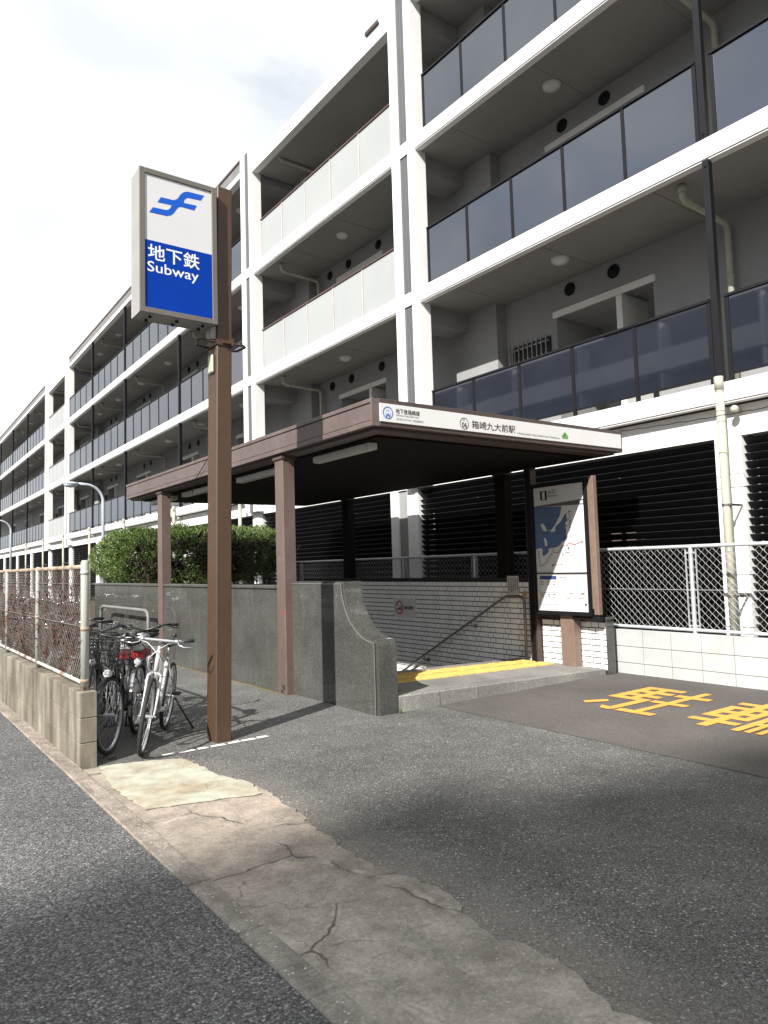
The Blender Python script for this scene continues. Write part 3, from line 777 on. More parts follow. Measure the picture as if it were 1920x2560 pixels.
# left granite wall with a scooped end
R = .62
def scoop(r, ins):
    pts = [(8.26, 0), (8.26, 1.40 - ins)]
    cy, cz = 6.25, 1.40
    pts.append((cy + r, 1.40 - ins))
    for i in range(25):
        a = math.radians(0 - 90 * i / 24); y = cy + r * math.cos(a); z = cz + r * math.sin(a)
        if y < 6.25 + ins + .0001: y = 6.25 + ins
        if z < 1.40 - ins - 1e-4: pts.append((y, z))
    pts.append((6.25 + ins, 0)); return pts
gw = thing('granite_wall', 'low polished granite wall with scooped end beside the subway stairs', 'wall', (4.5, 7.2, 0))
MB().prism([(4.425, y, z) for y, z in scoop(R, 0)], (.235, 0, 0)).build('end_slab', 'granite', gw)
MB().prism([(4.40, y, z) for y, z in scoop(R + .03, .028)], (.025, 0, 0)).build('face_panel', 'granite', gw)
hl_ = scoop(R + .03, .028)[1:]
MB().tube([(4.3995, y, z) for y, z in hl_], .006, 6).build('edge_highlight', 'edgeglint', gw)  # thin pale tube stands in for a highlight along the panel edge
f = MB(); y = 8.26
while y < 17.2:
    b = min(y + .9, 17.2); f.bev(4.33 + ru(0, .0015), 4.62, y + .0035, b - .0035, -.2, 1.31, .005); y = b
f.build('long_panel', 'granite', gw)
f = MB(); f.bev(4.305, 4.645, 8.26, 17.22, 1.31, 1.355, .006); f.build('coping', 'granite', gw)
m = MB(); m.prism([(4.425, 6.252, .0), (4.425, 6.252, .72), (4.425, 6.232, .72), (4.425, 6.232, 0)], (.235, 0, 0)); m.build('end_panel', 'grandark', gw)
# moss at the foot of the wall
m = MB()
for i in range(260):
    y = 8.3 + 4.2 * rnd() ** 1.4; x = 4.325 - abs(random.gauss(0, .02)); r = ru(.006, .02)
    m.ell((x, y, 0), (r, r * 1.5, r * .5), 6, 4)
tag(m.build('moss', 'moss'), 'brown moss along the foot of the granite wall', 'moss', kind='stuff')
# right hand tiled wall of the stairs
tw = thing('tile_wall', 'white brick tiled stair wall under the canopy with granite end pier', 'wall', (8.25, 7.5, 0))
f = MB(); f.box(8.2, 8.30, 7.35, 14.4, -2.6, 1.315); f.box(8.2, 8.30, 6.20, 7.35, 0, .745); f.build('wall_core', 'grout', tw)
def tiles(mb, y0, y1, z0, z1, ph):
    z = z0; row = 0
    while z + .080 <= z1 + .001:
        y = y0 - ((row % 2) * .165 + ph); k = row % 2
        while y < y1:
            w = .225 if k % 2 == 0 else .112
            a, b = max(y, y0), min(y + w, y1)
            if b - a > .02: mb.bev(8.19, 8.2, a + .0065, b - .0065, z + .0065, z + .0745, .002)
            y += w; k += 1
        z += .081; row += 1
f = MB(); tiles(f, 7.47, 14.4, -1.42, 1.315, 0); tiles(f, 6.20, 7.33, .06, .745, .05)
f.build('tile_facing', 'tile', tw)
f = MB(); f.bev(8.185, 8.36, 6.19, 6.2 - .002, -.02, .745, .002); f.bev(8.30, 8.36, 6.2, 7.3, -.02, .745, .002); f.bev(8.18, 8.37, 6.17, 7.34, .745, .775, .004)
f.build('end_pier', 'granite', tw)
f = MB(); f.box(8.08, 8.20, 7.335, 7.465, zplat(8.1), 2.98); f.box(8.072, 8.08, 7.36, 7.44, zplat(8.1), 2.98, 1); f.build('shutter_guide', ['dkbrown', 'black'], tw)
# the other stair wall (faces away)
structure(MB().box(4.61, 4.66, 7.9, 14.4, -2.6, 0).build('stair_wall', 'granite'))
# notices on the tiled wall
n_ = thing('no_smoking_sign', 'white plate with red no smoking symbol on the tiled stair wall', 'sign', (8.18, 10.6, .6))
yA, yB, zA, zB = 10.98, 10.31, .60, .94
MB().bev(8.17, 8.187, yB, yA, zA, zB, .003).build('plate', 'panelw', n_)
f = MB(); cy = yA - .19; cz = .77
f.disc((8.167, cy, cz), (-1, 0, 0), .125, 28, 0, .10); f.add([(8.166, cy + .088, cz + .075), (8.166, cy + .075, cz + .088), (8.166, cy - .088, cz - .075), (8.166, cy - .075, cz - .088)], [(0, 1, 2, 3)], 0)
f.quad((8.1675, cy + .07, cz - .015), (8.1675, cy - .07, cz - .015), (8.1675, cy - .07, cz - .04), (8.1675, cy + .07, cz - .04), 1)
for t in (0, .022): f.tube([(8.168, cy - .05 - t, cz - .01), (8.168, cy - .04 - t, cz + .025), (8.168, cy - .06 - t * .5, cz + .05)], .005, 5, 1)
text(f, '構内禁煙', (8.167, cy - .155, .735), (0, -1, 0), (0, 0, 1), .25, .07, 1, .02)
f.build('symbol', ['red', 'ink'], n_)
n_ = thing('paper_notice', 'tall paper notice pinned above the handrail end', 'notice', (8.18, 7.9, 1.1))
MB().bev(8.181, 8.187, 7.76, 8.0, 1.06, 1.345, .001).build('sheet', 'paper', n_)
f = MB()
for i in range(5):
    y = 7.97 - i * .045
    z = 1.31
    while z > 1.09 + .05 * rnd():
        h = ru(.010, .018); f.quad((8.1795, y, z), (8.1795, y - ru(.012, .02), z), (8.1795, y - .016, z - h), (8.1795, y, z - h)); z -= h + .006
f.build('writing', 'ink', n_)
f = MB(); f.bev(8.178, 8.187, 7.60, 7.68, 1.03, 1.11, .002); f.disc((8.177, 7.64, 1.07), (-1, 0, 0), .018, 12)
tag(f.build('brass_plate', 'brass'), 'small square brass plate on tiles beside the handrail post', 'plate')
# handrail
hr = thing('handrail', 'bent steel tube handrail going down the tiled stair wall', 'handrail', (8.08, 8, 0))
zz = zplat(8.1)
pts = [(8.09, 7.57, zz), (8.09, 7.57, .93), (8.09, 7.585, .985), (8.09, 7.62, 1.025), (8.09, 7.68, 1.04), (8.09, 7.90, 1.04), (8.09, 7.97, 1.025), (8.09, 8.05, .985)]
for i in range(1, 9): pts.append((8.09, 8.05 + i * .7, .985 - i * .7 * .525))
MB().tube(pts, .021, 12).build('tube', 'steel', hr, smooth=True)
for y in (8.75, 10.0, 11.3):
    z = .985 - (y - 8.05) * .525
    f = MB(); f.tube([(8.09, y, z - .015), (8.09, y, z - .07), (8.12, y, z - .09), (8.187, y, z - .09)], .009, 8); f.tube([(8.176, y, z - .09), (8.187, y, z - .09)], .035, 14); f.build('bracket', 'steel', hr, smooth=True)

# ---------------------------------------------------------------- canopy
cx0, cx1, cy0, cy1 = 4.25, 8.46, 5.98, 14.55
cn = thing('entrance_canopy', 'flat brown steel canopy over the subway stairs with white station name board', 'canopy', (6.3, 10, 0))
f = MB(); fr2 = MB()
# fascia: body, projecting cap and lower band, on four sides, split in lengths with open joints
cuts_y = [cy0 + .03, 8.02, 12.56, cy1 - .03]
for a, b in zip(cuts_y[:-1], cuts_y[1:]):
    f.box(cx0 + .012, cx0 + .06, a + .004, b - .004, 3.086, 3.256); f.bev(cx0, cx0 + .08, a + .003, b - .003, 3.264, 3.31, .004); f.bev(cx0 + .004, cx0 + .08, a + .003, b - .003, 3.02, 3.078, .004)
    f.box(cx0 + .03, cx0 + .05, a - .003, b + .003, 3.03, 3.30, 1)
    fr2.box(cx1 - .06, cx1 - .015, a + .003, b - .003, 3.075, 3.265); fr2.bev(cx1 - .08, cx1, a + .002, b - .002, 3.262, 3.31, .004); fr2.bev(cx1 - .08, cx1 - .004, a + .002, b - .002, 3.02, 3.078, .004)
f.box(cx0 + .0, cx0 + .09, cy0, cy0 + .03, 3.02, 3.31)
f.build('side_fascia', ['fascia', 'soffdk'], cn); fr2.build('side_fascia', ['fascia', 'soffdk'], cn)
f = MB()
for a, b in ((cx0 + .09, 6.30), (6.303, cx1)):
    f.bev(a, b, cy0 - .005, cy0 + .08, 3.262, 3.312, .004); f.bev(a, b, cy0, cy0 + .08, 3.02, 3.07, .004)
f.box(cx1 - .04, cx1 + .002, cy0 - .003, cy0 + .03, 3.02, 3.3); MB().box(cx0 + .08, cx1 - .09, cy1 - .08, cy1 - .01, 3.02, 3.31).build('rear_fascia', 'fasciadk', cn)
f.box(cx0 + .08, cx1 - .04, cy0 + .03, cy0 + .06, 3.07, 3.262)
f.build('front_fascia', 'fasciadk', cn)
f = MB(); f.box(cx0 + .06, cx1 - .06, cy0 + .06, cy1 - .06, 3.10, 3.285); f.build('roof_deck', 'fasciadk', cn)
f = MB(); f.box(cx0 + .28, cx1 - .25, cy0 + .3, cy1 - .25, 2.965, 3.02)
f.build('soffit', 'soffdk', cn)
f = MB()   # stepped brown underside lip round the soffit
f.box(cx0 + .08, cx0 + .28, cy0 + .08, cy1 - .08, 2.99, 3.02); f.box(cx1 - .25, cx1 - .08, cy0 + .08, cy1 - .08, 2.99, 3.02); f.box(cx0 + .28, cx1 - .25, cy0 + .08, cy0 + .3, 2.99, 3.02); f.box(cx0 + .28, cx1 - .25, cy1 - .25, cy1 - .08, 2.99, 3.02)
f.build('soffit_lip', 'fasciadk', cn)
for (px, py) in ((4.30, 8.04), (4.30, 12.58), (8.24, 8.04), (8.24, 12.58)):
    f = MB(); f.bev(px, px + .17, py, py + .22, -.02, 3.0, .006)
    f.box(px - .02, px + .19, py - .02, py + .24, 2.955, 2.99, 1)
    if px < 5 and py < 9: f.box(px - .002, px + .0, py + .05, py + .11, .06, .12, 2); f.box(px - .003, px, py + .09, py + .15, .02, .055, 2)
    f.build('post', ['postbr' if px < 5 else 'soffdk', 'fasciadk', 'dark'], cn)  # rear posts take the soffit's near-black: canopy shade put into their colour
for i, ya in enumerate((6.55, 8.85, 11.15, 12.9)):
    f = MB(); f.bev(4.60, 4.72, ya, ya + 1.25, 2.88, 2.962, .01); f.build('tube_light', 'tubew', cn)
# station board on the front
sb = MB(); sb.bev(4.345, 8.425, cy0 - .014, cy0 + .03, 3.068, 3.262, .002); board = sb.build('name_board', 'panelw', cn)
yy = cy0 - .0165; U, V = (1, 0, 0), (0, 0, 1)
f = MB()
text(f, '地下鉄箱崎線', (4.545, yy, 3.168), U, V, .325, .056, 0, .004)
text(f, 'Subway Hakozaki Line', (4.547, yy, 3.137), U, V, .31, .026, 1)
text(f, '지하철 하코자키선', (4.547, yy, 3.098), U, V, .205, .024, 1); text(f, '地铁箱崎线', (4.775, yy, 3.098), U, V, .145, .024, 1)
text(f, '箱崎九大前駅', (5.635, yy, 3.105), U, V, .71, .094, 2, .006)
text(f, 'Hakozaki-Kyudaimae Station', (6.385, yy, 3.093), U, V, .76, .034, 1)
f.disc((5.52, yy, 3.15), (0, -1, 0), .068, 28, 1, .06)
text(f, 'H', (5.503, yy, 3.176), U, V, None, .028, 1); text(f, '06', (5.482, yy, 3.103), U, V, .076, .062, 0, .01)
# train roundel
f.disc((4.443, yy, 3.165), (0, -1, 0), .066, 28, 3, .056)
f.add([(4.413, yy, 3.155), (4.473, yy, 3.155), (4.473, yy, 3.185), (4.465, yy, 3.197), (4.421, yy, 3.197), (4.413, yy, 3.185)], [(0, 1, 2, 3, 4, 5)], 4)
f.quad((4.415, yy, 3.130), (4.471, yy, 3.130), (4.473, yy, 3.155), (4.413, yy, 3.155), 3)
f.quad((4.425, yy - .001, 3.183), (4.461, yy - .001, 3.183), (4.461, yy - .001, 3.191), (4.425, yy - .001, 3.191), 3)
for x in (4.425, 4.461): f.disc((x, yy - .001, 3.145), (0, -1, 0), .006, 10, 4)
f.quad((4.42, yy, 3.128), (4.432, yy, 3.128), (4.426, yy, 3.112), (4.412, yy, 3.112), 3); f.quad((4.454, yy, 3.128), (4.466, yy, 3.128), (4.474, yy, 3.112), (4.46, yy, 3.112), 3)
# pine crest
for (x, z, r) in ((7.25, 3.165, .03), (7.215, 3.14, .026), (7.285, 3.14, .026), (7.25, 3.142, .028)): f.disc((x, yy - .0004 * (x * 7 % 3), z), (0, -1, 0), r, 16, 5)
f.add([(7.243, yy, 3.14), (7.257, yy, 3.14), (7.28, yy, 3.112), (7.25, yy, 3.122), (7.22, yy, 3.112)], [(0, 4, 3), (0, 3, 1), (1, 3, 2)], 5)
for (x, z) in ((7.235, 3.145), (7.265, 3.145), (7.25, 3.155)): f.disc((x, yy - .003, z), (0, -1, 0), .005, 8, 6)
f.build('lettering', ['ink', 'inkgr', 'inkbr', 'inkbl', 'inklb', 'inkgn', 'panelw'], board)
# cable from the canopy corner
f = MB(); pts = []
for i in range(50):
    t = i / 49; y = 5.99 - 4.6 * t; pts.append((8.44 + .3 * t + .006 * math.sin(i * 2.1), y, 3.315 + (-.12 * math.sin(math.pi * min(1, t * 1.35)) * .35) + .03 * t + .006 * math.cos(i * 2.1)))
f.tube(pts, .0055, 5)
tag(f.build('cable', 'black'), 'thin twisted black cable strung from the canopy corner', 'cable')
f = MB()
for (x, y) in ((4.9, 6.1), (4.98, 6.12)): f.ell((x, y, 3.325), (.05, .04, .02), 8, 5)
f.bev(4.84, 5.02, 6.05, 6.12, 3.31, 3.325, .004)
tag(f.build('roof_fitting', 'fascia'), 'small lump of fitting lying on the canopy top edge', 'fitting')

f = MB(); f.tube([(4.24, 10.2, 3.315), (4.225, 10.40, 3.19), (4.22, 10.63, 3.07), (4.225, 10.9, 2.91), (4.34, 11.2, 2.82)], .007, 5)
tag(f.build('rope', 'black'), 'short black rope hanging over the side edge of the canopy', 'rope')
f = MB(); f.poly([(4.2975, 8.075, 1.04), (4.2975, 8.11, 1.03), (4.2975, 8.12, 1.0), (4.2975, 8.085, .98), (4.2975, 8.06, 1.01)])
tag(f.build('sticker_remains', 'red'), 'small torn red sticker on the near canopy post', 'sticker')

# ---------------------------------------------------------------- map board
BX = 7.97
mbd = thing('map_board', 'tall framed subway route map and notice board on a brown post', 'sign board', (8.03, 6.73, 0))
f = MB(); f.bev(BX + .004, BX + .13, 6.24, 7.225, .80, 2.68, .006); f.box(BX - .02, BX + .004, 6.24, 6.283, .80, 2.68); f.box(BX - .02, BX + .004, 7.185, 7.225, .80, 2.68); f.box(BX - .02, BX + .004, 6.283, 7.185, 2.625, 2.68); f.box(BX - .02, BX + .004, 6.283, 7.185, .80, .855); f.box(BX - .02, BX + .004, 6.283, 7.185, 1.378, 1.394)
f.build('frame', 'black', mbd)
f = MB(); f.bev(BX + .01, BX + .09, 6.135, 6.215, .82, 2.70, .006); f.box(BX + .02, BX + .07, 6.215, 6.24, .9, 2.6); f.build('side_rail', 'tanpost', mbd)
f = MB(); f.bev(8.02, 8.16, 6.60, 6.84, zplat(8.1) - .02, .80, .005); f.build('stand_post', 'tanpost', mbd)
f = MB(); f.bev(BX + .02, BX + .12, 6.15, 6.6, .74, .80, .01); f.ell((BX + .07, 6.3, .745), (.05, .14, .03), 12, 6); f.build('lower_bracket', 'black', mbd)
f = MB(); f.box(BX - .002, BX + .004, 6.283, 7.185, 1.394, 2.625); mp_ = f.build('map_panel', 'panelw', mbd)
f = MB(); f.box(BX - .002, BX + .004, 6.283, 7.185, .855, 1.378); lp_ = f.build('notice_panel', 'panelw', mbd)
P = lambda pts, d=.003: [(BX - d, y, z) for y, z in pts]
f = MB()
f.poly(P([(7.185, 2.355), (6.673, 2.322), (6.705, 2.208), (6.759, 2.134), (6.807, 2.068), (6.866, 2.013), (6.893, 1.995), (6.882, 1.965), (6.806, 1.98), (6.802, 2.039), (6.711, 2.101), (6.672, 2.147), (6.619, 2.211), (6.594, 2.219), (6.597, 2.171), (6.576, 2.121), (6.588, 2.112), (6.626, 2.086), (6.622, 2.057), (6.586, 2.05), (6.624, 2.028), (6.609, 1.979), (6.618, 1.931), (6.59, 1.892), (6.604, 1.854), (6.642, 1.836), (6.691, 1.829), (6.731, 1.782), (6.794, 1.751), (6.895, 1.745), (6.947, 1.732), (6.943, 1.692), (6.99, 1.654), (7.043, 1.631), (7.067, 1.656), (7.058, 1.706), (7.062, 1.746), (7.127, 1.748), (7.185, 1.73)]), 0)
for isl in ([(7.074, 2.085), (7.034, 2.107), (6.997, 2.07), (6.962, 2.009), (6.983, 1.98), (7.033, 2.003)], [(7.021, 1.893), (6.995, 1.892), (6.96, 1.831), (6.964, 1.772), (7.008, 1.773), (7.012, 1.823)]): f.poly(P(isl, .0045), 1)
f.quad(*P([(6.965, 2.004), (6.965, 1.998), (6.89, 1.99), (6.89, 1.996)], .0045), 1)
f.poly(P([(7.185, 2.36), (6.283, 2.395), (6.283, 2.318), (7.185, 2.352)], .0045), 2)
f.quad(*P([(6.30, 2.375), (6.35, 2.375), (6.35, 2.335), (6.30, 2.335)], .006), 1)
f.poly(P([(7.06, 2.569), (6.932, 2.569), (6.932, 2.437), (7.06, 2.437)], .004), 3)
text(f, '1', (BX - .0055, 7.02, 2.448), (0, -1, 0), (0, 0, 1), .05, .11, 1, .03)
text(f, '入口', (BX - .004, 6.915, 2.518), (0, -1, 0), (0, 0, 1), .14, .058, 3, .02); text(f, 'Entrance', (BX - .004, 6.915, 2.473), (0, -1, 0), (0, 0, 1), .175, .03, 3, .01)
def line(pts, w, mi, d=.0055):
    for a, b in zip(pts[:-1], pts[1:]):
        dy, dz = b[0] - a[0], b[1] - a[1]; l = math.hypot(dy, dz); ny, nz = -dz / l * w, dy / l * w
        f.quad((BX - d, a[0] + ny, a[1] + nz), (BX - d, a[0] - ny, a[1] - nz), (BX - d, b[0] - ny, b[1] - nz), (BX - d, b[0] + ny, b[1] + nz), mi)
RT = [([(6.883, 1.729), (6.849, 1.675), (6.774, 1.672), (6.695, 1.766), (6.621, 1.768), (6.571, 1.805), (6.477, 1.772), (6.393, 1.807), (6.346, 1.809)], 4), ([(6.587, 1.734), (6.579, 1.671), (6.689, 1.665), (6.711, 1.598), (6.717, 1.502), (6.897, 1.5)], 3), ([(6.887, 1.671), (6.996, 1.546), (7.117, 1.479)], 5), ([(6.55, 2.235), (6.55, 2.05), (6.545, 1.86)], 5), ([(7.14, 1.70), (7.13, 1.47)], 5)]
for pts, mi in RT:
    line(pts, .003, mi)
    for a, b in zip(pts[:-1], pts[1:]):
        n = max(1, int(math.hypot(b[0] - a[0], b[1] - a[1]) / .03))
        for i in range(n):
            t = i / n; y, z = a[0] + (b[0] - a[0]) * t, a[1] + (b[1] - a[1]) * t
            f.disc((BX - .006, y, z), (-1, 0, 0), .0055, 8, mi)
            f.quad(*P([(y - .012, z + .004), (y - .03, z + .004), (y - .03, z - .004), (y - .012, z - .004)], .004), 5)
for c in ((6.346, 1.809), (6.587, 1.734), (6.88, 1.5), (6.54, 2.24)): f.disc((BX - .0065, *c), (-1, 0, 0), .013, 10, 3)
for i in range(5):
    z = 1.545 - i * .02; f.quad(*P([(6.60, z), (6.55, z), (6.55, z - .004), (6.60, z - .004)], .004), [4, 5, 3, 6, 5][i]); f.quad(*P([(6.51, z), (6.38 - .03 * (i % 2), z), (6.38, z - .004), (6.51, z - .004)], .004), 5)
f.build('map_print', ['sea', 'panelw', 'inkgr', 'ink', 'red', 'inkgr', 'mapgn'], mp_)
f = MB()
f.poly(P([(7.137, 1.35), (6.825, 1.348), (6.825, 1.295), (7.137, 1.297)]), 0)
for a, b in (((7.137, 1.297), (7.146, .874)), ((6.825, 1.297), (6.829, .875)), ((7.146, .874), (6.829, .875)), ((7.139, 1.107), (6.827, 1.111)), ((7.143, .934), (6.829, .942))): line([a, b], .0025, 0)
for z0 in (1.27, 1.235, 1.09, 1.055):
    for y0 in (7.12, 7.0, 6.9): f.quad(*P([(y0, z0), (y0 - ru(.03, .06), z0), (y0 - .045, z0 - .014), (y0, z0 - .014)]), 2)
for q in ([(6.74, 1.223), (6.57, 1.229), (6.586, 1.162), (6.731, 1.17)], [(6.528, 1.229), (6.313, 1.23), (6.314, 1.207), (6.536, 1.2)], [(6.567, 1.181), (6.316, 1.179), (6.322, 1.086), (6.588, 1.134)], [(6.742, 1.079), (6.322, 1.077), (6.326, 1.021), (6.74, 1.017)], [(6.72, 1.15), (6.67, 1.15), (6.67, 1.10), (6.72, 1.10)]): f.poly(P(q), 1)
text(f, '現在地', (BX - .004, 6.44, 1.03), (0, -1, 0), (0, 0, 1), .08, .022, 3, .01)
for (y0, z0, w, h) in ((6.76, 1.335, .05, .012), (6.69, 1.335, .035, .014), (6.62, 1.11, .07, .01), (6.40, 1.11, .05, .018), (6.66, 1.045, .06, .01), (6.42, 1.10, .03, .01)): f.quad(*P([(y0, z0), (y0 - w, z0), (y0 - w, z0 - h), (y0, z0 - h)], .0045), 2)
f.disc((BX - .004, 6.335, .956), (-1, 0, 0), .018, 14, 4)
f.build('notice_print', ['navy', 'mapgn', 'inkgr', 'red', 'ink'], lp_)

# ================================================================== SIGN POLE
sp = thing('subway_sign', 'tall brown pole carrying a lit-box subway sign with blue and white face', 'sign', (2.73, 6.44, 0), (0, math.radians(.5), 0))
sp.rotation_euler = (0, 0, 0)
f = MB(); f.bev(2.652, 2.805, 6.335, 6.555, -.02, 5.30, .008); f.v = [(x + max(0, z) / 5.3 * .085, y, z) for x, y, z in f.v]; pole = f.build('pole', 'polebr', sp)
f = MB(); f.bev(1.965, 2.695, 6.285, 6.31, 3.89, 5.23, .003); f.box(1.97, 2.69, 6.31, 6.505, 3.895, 5.225); f.bev(1.965, 2.695, 6.505, 6.53, 3.89, 5.23, .003)
f.box(2.66, 2.72, 6.36, 6.48, 3.78, 3.9, 0)
box_ = f.build('sign_box', 'signside', sp)
f = MB()
for (x0, x1, z0, z1) in ((1.962, 2.012, 3.888, 5.232), (2.648, 2.698, 3.888, 5.232), (2.012, 2.648, 5.182, 5.232), (2.012, 2.648, 3.888, 3.938)): f.bev(x0, x1, 6.27, 6.285, z0, z1, .003)
f.build('frame', 'signfr', sp)
f = MB(); f.quad((2.012, 6.282, 4.565), (2.648, 6.282, 4.565), (2.648, 6.282, 5.182), (2.012, 6.282, 5.182)); f.build('white_face', 'signw', sp)
f = MB(); f.quad((2.012, 6.282, 3.938), (2.648, 6.282, 3.938), (2.648, 6.282, 4.565), (2.012, 6.282, 4.565)); bf = f.build('blue_face', 'signb', sp)
f = MB()
LG = [(2.578, 5.127), (2.416, 5.121), (2.377, 5.104), (2.346, 5.072), (2.323, 5.031), (2.304, 5.012), (2.277, 4.999), (2.162, 4.995), (2.129, 4.938), (2.262, 4.945), (2.251, 4.919), (2.232, 4.895), (2.209, 4.885), (2.088, 4.879), (2.053, 4.823), (2.216, 4.83), (2.254, 4.847), (2.284, 4.878), (2.307, 4.919), (2.326, 4.944), (2.353, 4.955), (2.477, 4.954), (2.504, 5.008), (2.376, 5.001), (2.384, 5.033), (2.411, 5.06), (2.544, 5.07)]
f.poly([(x, 6.2805, z) for x, z in LG]); f.build('emblem', 'logob', sp)
f = MB(); text(f, '地下鉄', (2.04, 6.2805, 4.385), (1, 0, 0), (0, 0, 1), .485, .148, 0, .011); text(f, 'Subway', (2.035, 6.2805, 4.245), (1, 0, 0), (0, 0, 1), .48, .125, 0, .004)
f.build('lettering', 'lettw', bf)
for x in (2.08, 2.33, 2.58):
    for y in (6.36, 6.47): MB().tube([(x, y, 3.888), (x, y, 3.872)], .016, 10).build('bolt', 'black', sp)
# clamp with two bent wings, small junction cover
f = MB(); f.box(2.70, 2.712, 6.325, 6.565, 3.72, 3.775); f.box(2.866, 2.878, 6.325, 6.565, 3.72, 3.775); f.box(2.70, 2.878, 6.323, 6.335, 3.72, 3.775); f.box(2.76, 2.86, 6.30, 6.323, 3.735, 3.76); f.box(2.845, 2.86, 6.28, 6.323, 3.715, 3.785)
f.build('clamp', 'polebr', sp)
for sgn, x in ((-1, 2.70), (1, 2.878)):
    f = MB(); f.tube([(x, 6.35, 3.75), (x + sgn * .12, 6.36, 3.757), (x + sgn * .155, 6.40, 3.757), (x + sgn * .12, 6.52, 3.745), (x, 6.54, 3.74)], .012, 8); f.build('bracket', 'dkbrown', sp)
f = MB(); f.bev(2.68, 2.708, 6.39, 6.50, 3.46, 3.64, .012); f.build('junction_cover', 'pipe', sp)

# ================================================================== LEFT BLOCK WALL AND FENCE
lw = thing('block_wall', 'low weathered brown block wall along the road carrying the rusty fence', 'wall', (1.53, 14, 0))
f = MB(); f.box(1.475, 1.595, 6.30, 32, -.1, .585); f.build('wall_core', 'mortard', lw)
f = MB()
for r in range(3):
    z0, z1 = r * .2, r * .2 + .196
    if r == 0: z0 = -.1
    if r == 2: z1 = .605
    f.bev(1.468, 1.602, 6.29, 6.29 + (.395 if r % 2 == 0 else .195), z0 + .002, z1, .004)
    y = 6.29 + (.40 if r % 2 == 0 else .20)
    while y < 32: f.bev(1.468, 1.602, y + .002, y + .396, z0 + .002, z1, .004); y += .4
f.build('block_course', 'blockd', lw)
fx = 1.535
lf = thing('chain_link_fence', 'rusty painted chain-link fence on top of the brown block wall', 'fence', (1.535, 14, .6))
posts = [6.41, 8.38, 10.34, 12.3, 14.26, 16.22, 18.18, 20.14, 22.1, 24.06, 26, 28, 30]
for i, y in enumerate(posts):
    f = MB(); r = .034 if i == 0 else .026; h = 1.69 if i == 0 else 1.66
    f.tube([(fx, y, .58), (fx, y, h - .02), (fx, y, h)], [r, r, r * .7], 14)
    if i == 0:
        for z in (.67, 1.10, 1.57): f.tube([(fx, y, z), (fx, y, z + .03)], r + .003, 14, 1 if z < 1.2 else 0)
    else: f.tube([(fx, y, 1.12), (fx, y, 1.15)], r + .005, 12, 1)
    f.build('post', ['oldpost', 'oldrail'], lf, smooth=True)
f = MB(); f.tube([(fx, 6.41, 1.635), (fx, 30, 1.635)], .02, 10); f.build('top_rail', 'oldrail', lf, smooth=True)
f = MB(); f.tube([(fx, 6.41, .66), (fx, 30, .66)], .017, 10); f.build('bottom_rail', 'oldpost', lf, smooth=True)
def chain(mb, x, y0, y1, z0, z1, pitch, r, mi=0):
    n = int((y1 - y0) / pitch) + 1; h = pitch / 2; k = 0
    m = int((z1 - z0) / h)
    for i in range(n):
        for sg in (0,):
            pts = []
            for j in range(m + 1):
                off = h if j % 2 else -0.0
                pts.append((x + (.006 if j % 2 else -.006), y0 + i * pitch + (off if i % 2 == 0 else off), z0 + j * h))
            mb.tube(pts, r, 4, mi)
    # mirrored set so that the two families of strands interlock
    for i in range(n):
        pts = []
        for j in range(m + 1):
            off = 0.0 if j % 2 else h
            pts.append((x + (-.006 if j % 2 else .006), y0 - h + i * pitch + off, z0 + j * h))
        mb.tube(pts, r, 4, mi)
f = MB(); chain(f, fx, 6.47, 21.0, .69, 1.62, .066, .0021)
f.tube([(fx - .012, 6.45, 1.13), (fx - .012, 30, 1.13)], .004, 5); f.tube([(fx - .012, 6.45, 1.49), (fx - .012, 30, 1.49)], .003, 5)
f.build('mesh', 'oldwire', lf)
# dead creeper on the fence
f = MB()
for i in range(230):
    y = ru(6.9, 19.5); z = ru(.66, .8); pts = [(fx + .02, y, z)]
    for j in range(random.randint(5, 11)):
        y += random.gauss(.0, .10); z += ru(.02, .12)
        if z > 1.58: z = 1.58 - ru(0, .1)
        pts.append((fx + ru(-.02, .05), y, z))
    f.tube(pts, ru(.0018, .004), 4, 0)
    for p in pts[1:]:
        for q in range(2):
            if rnd() < .6:
                c = Vector(p) + Vector((ru(-.02, .03), ru(-.05, .05), ru(-.05, .05))); a = Vector((ru(-1, 1), ru(-1, 1), ru(-1, 1))).normalized() * ru(.012, .025); b = a.orthogonal().normalized() * ru(.008, .016)
                f.add([c + a, c + b, c - a, c - b], [(0, 1, 2, 3)], 1)
tag(f.build('dead_creeper', ['vine', 'vineleaf']), 'dry brown creeper tangled in the rusty chain-link fence', 'creeper', kind='stuff')

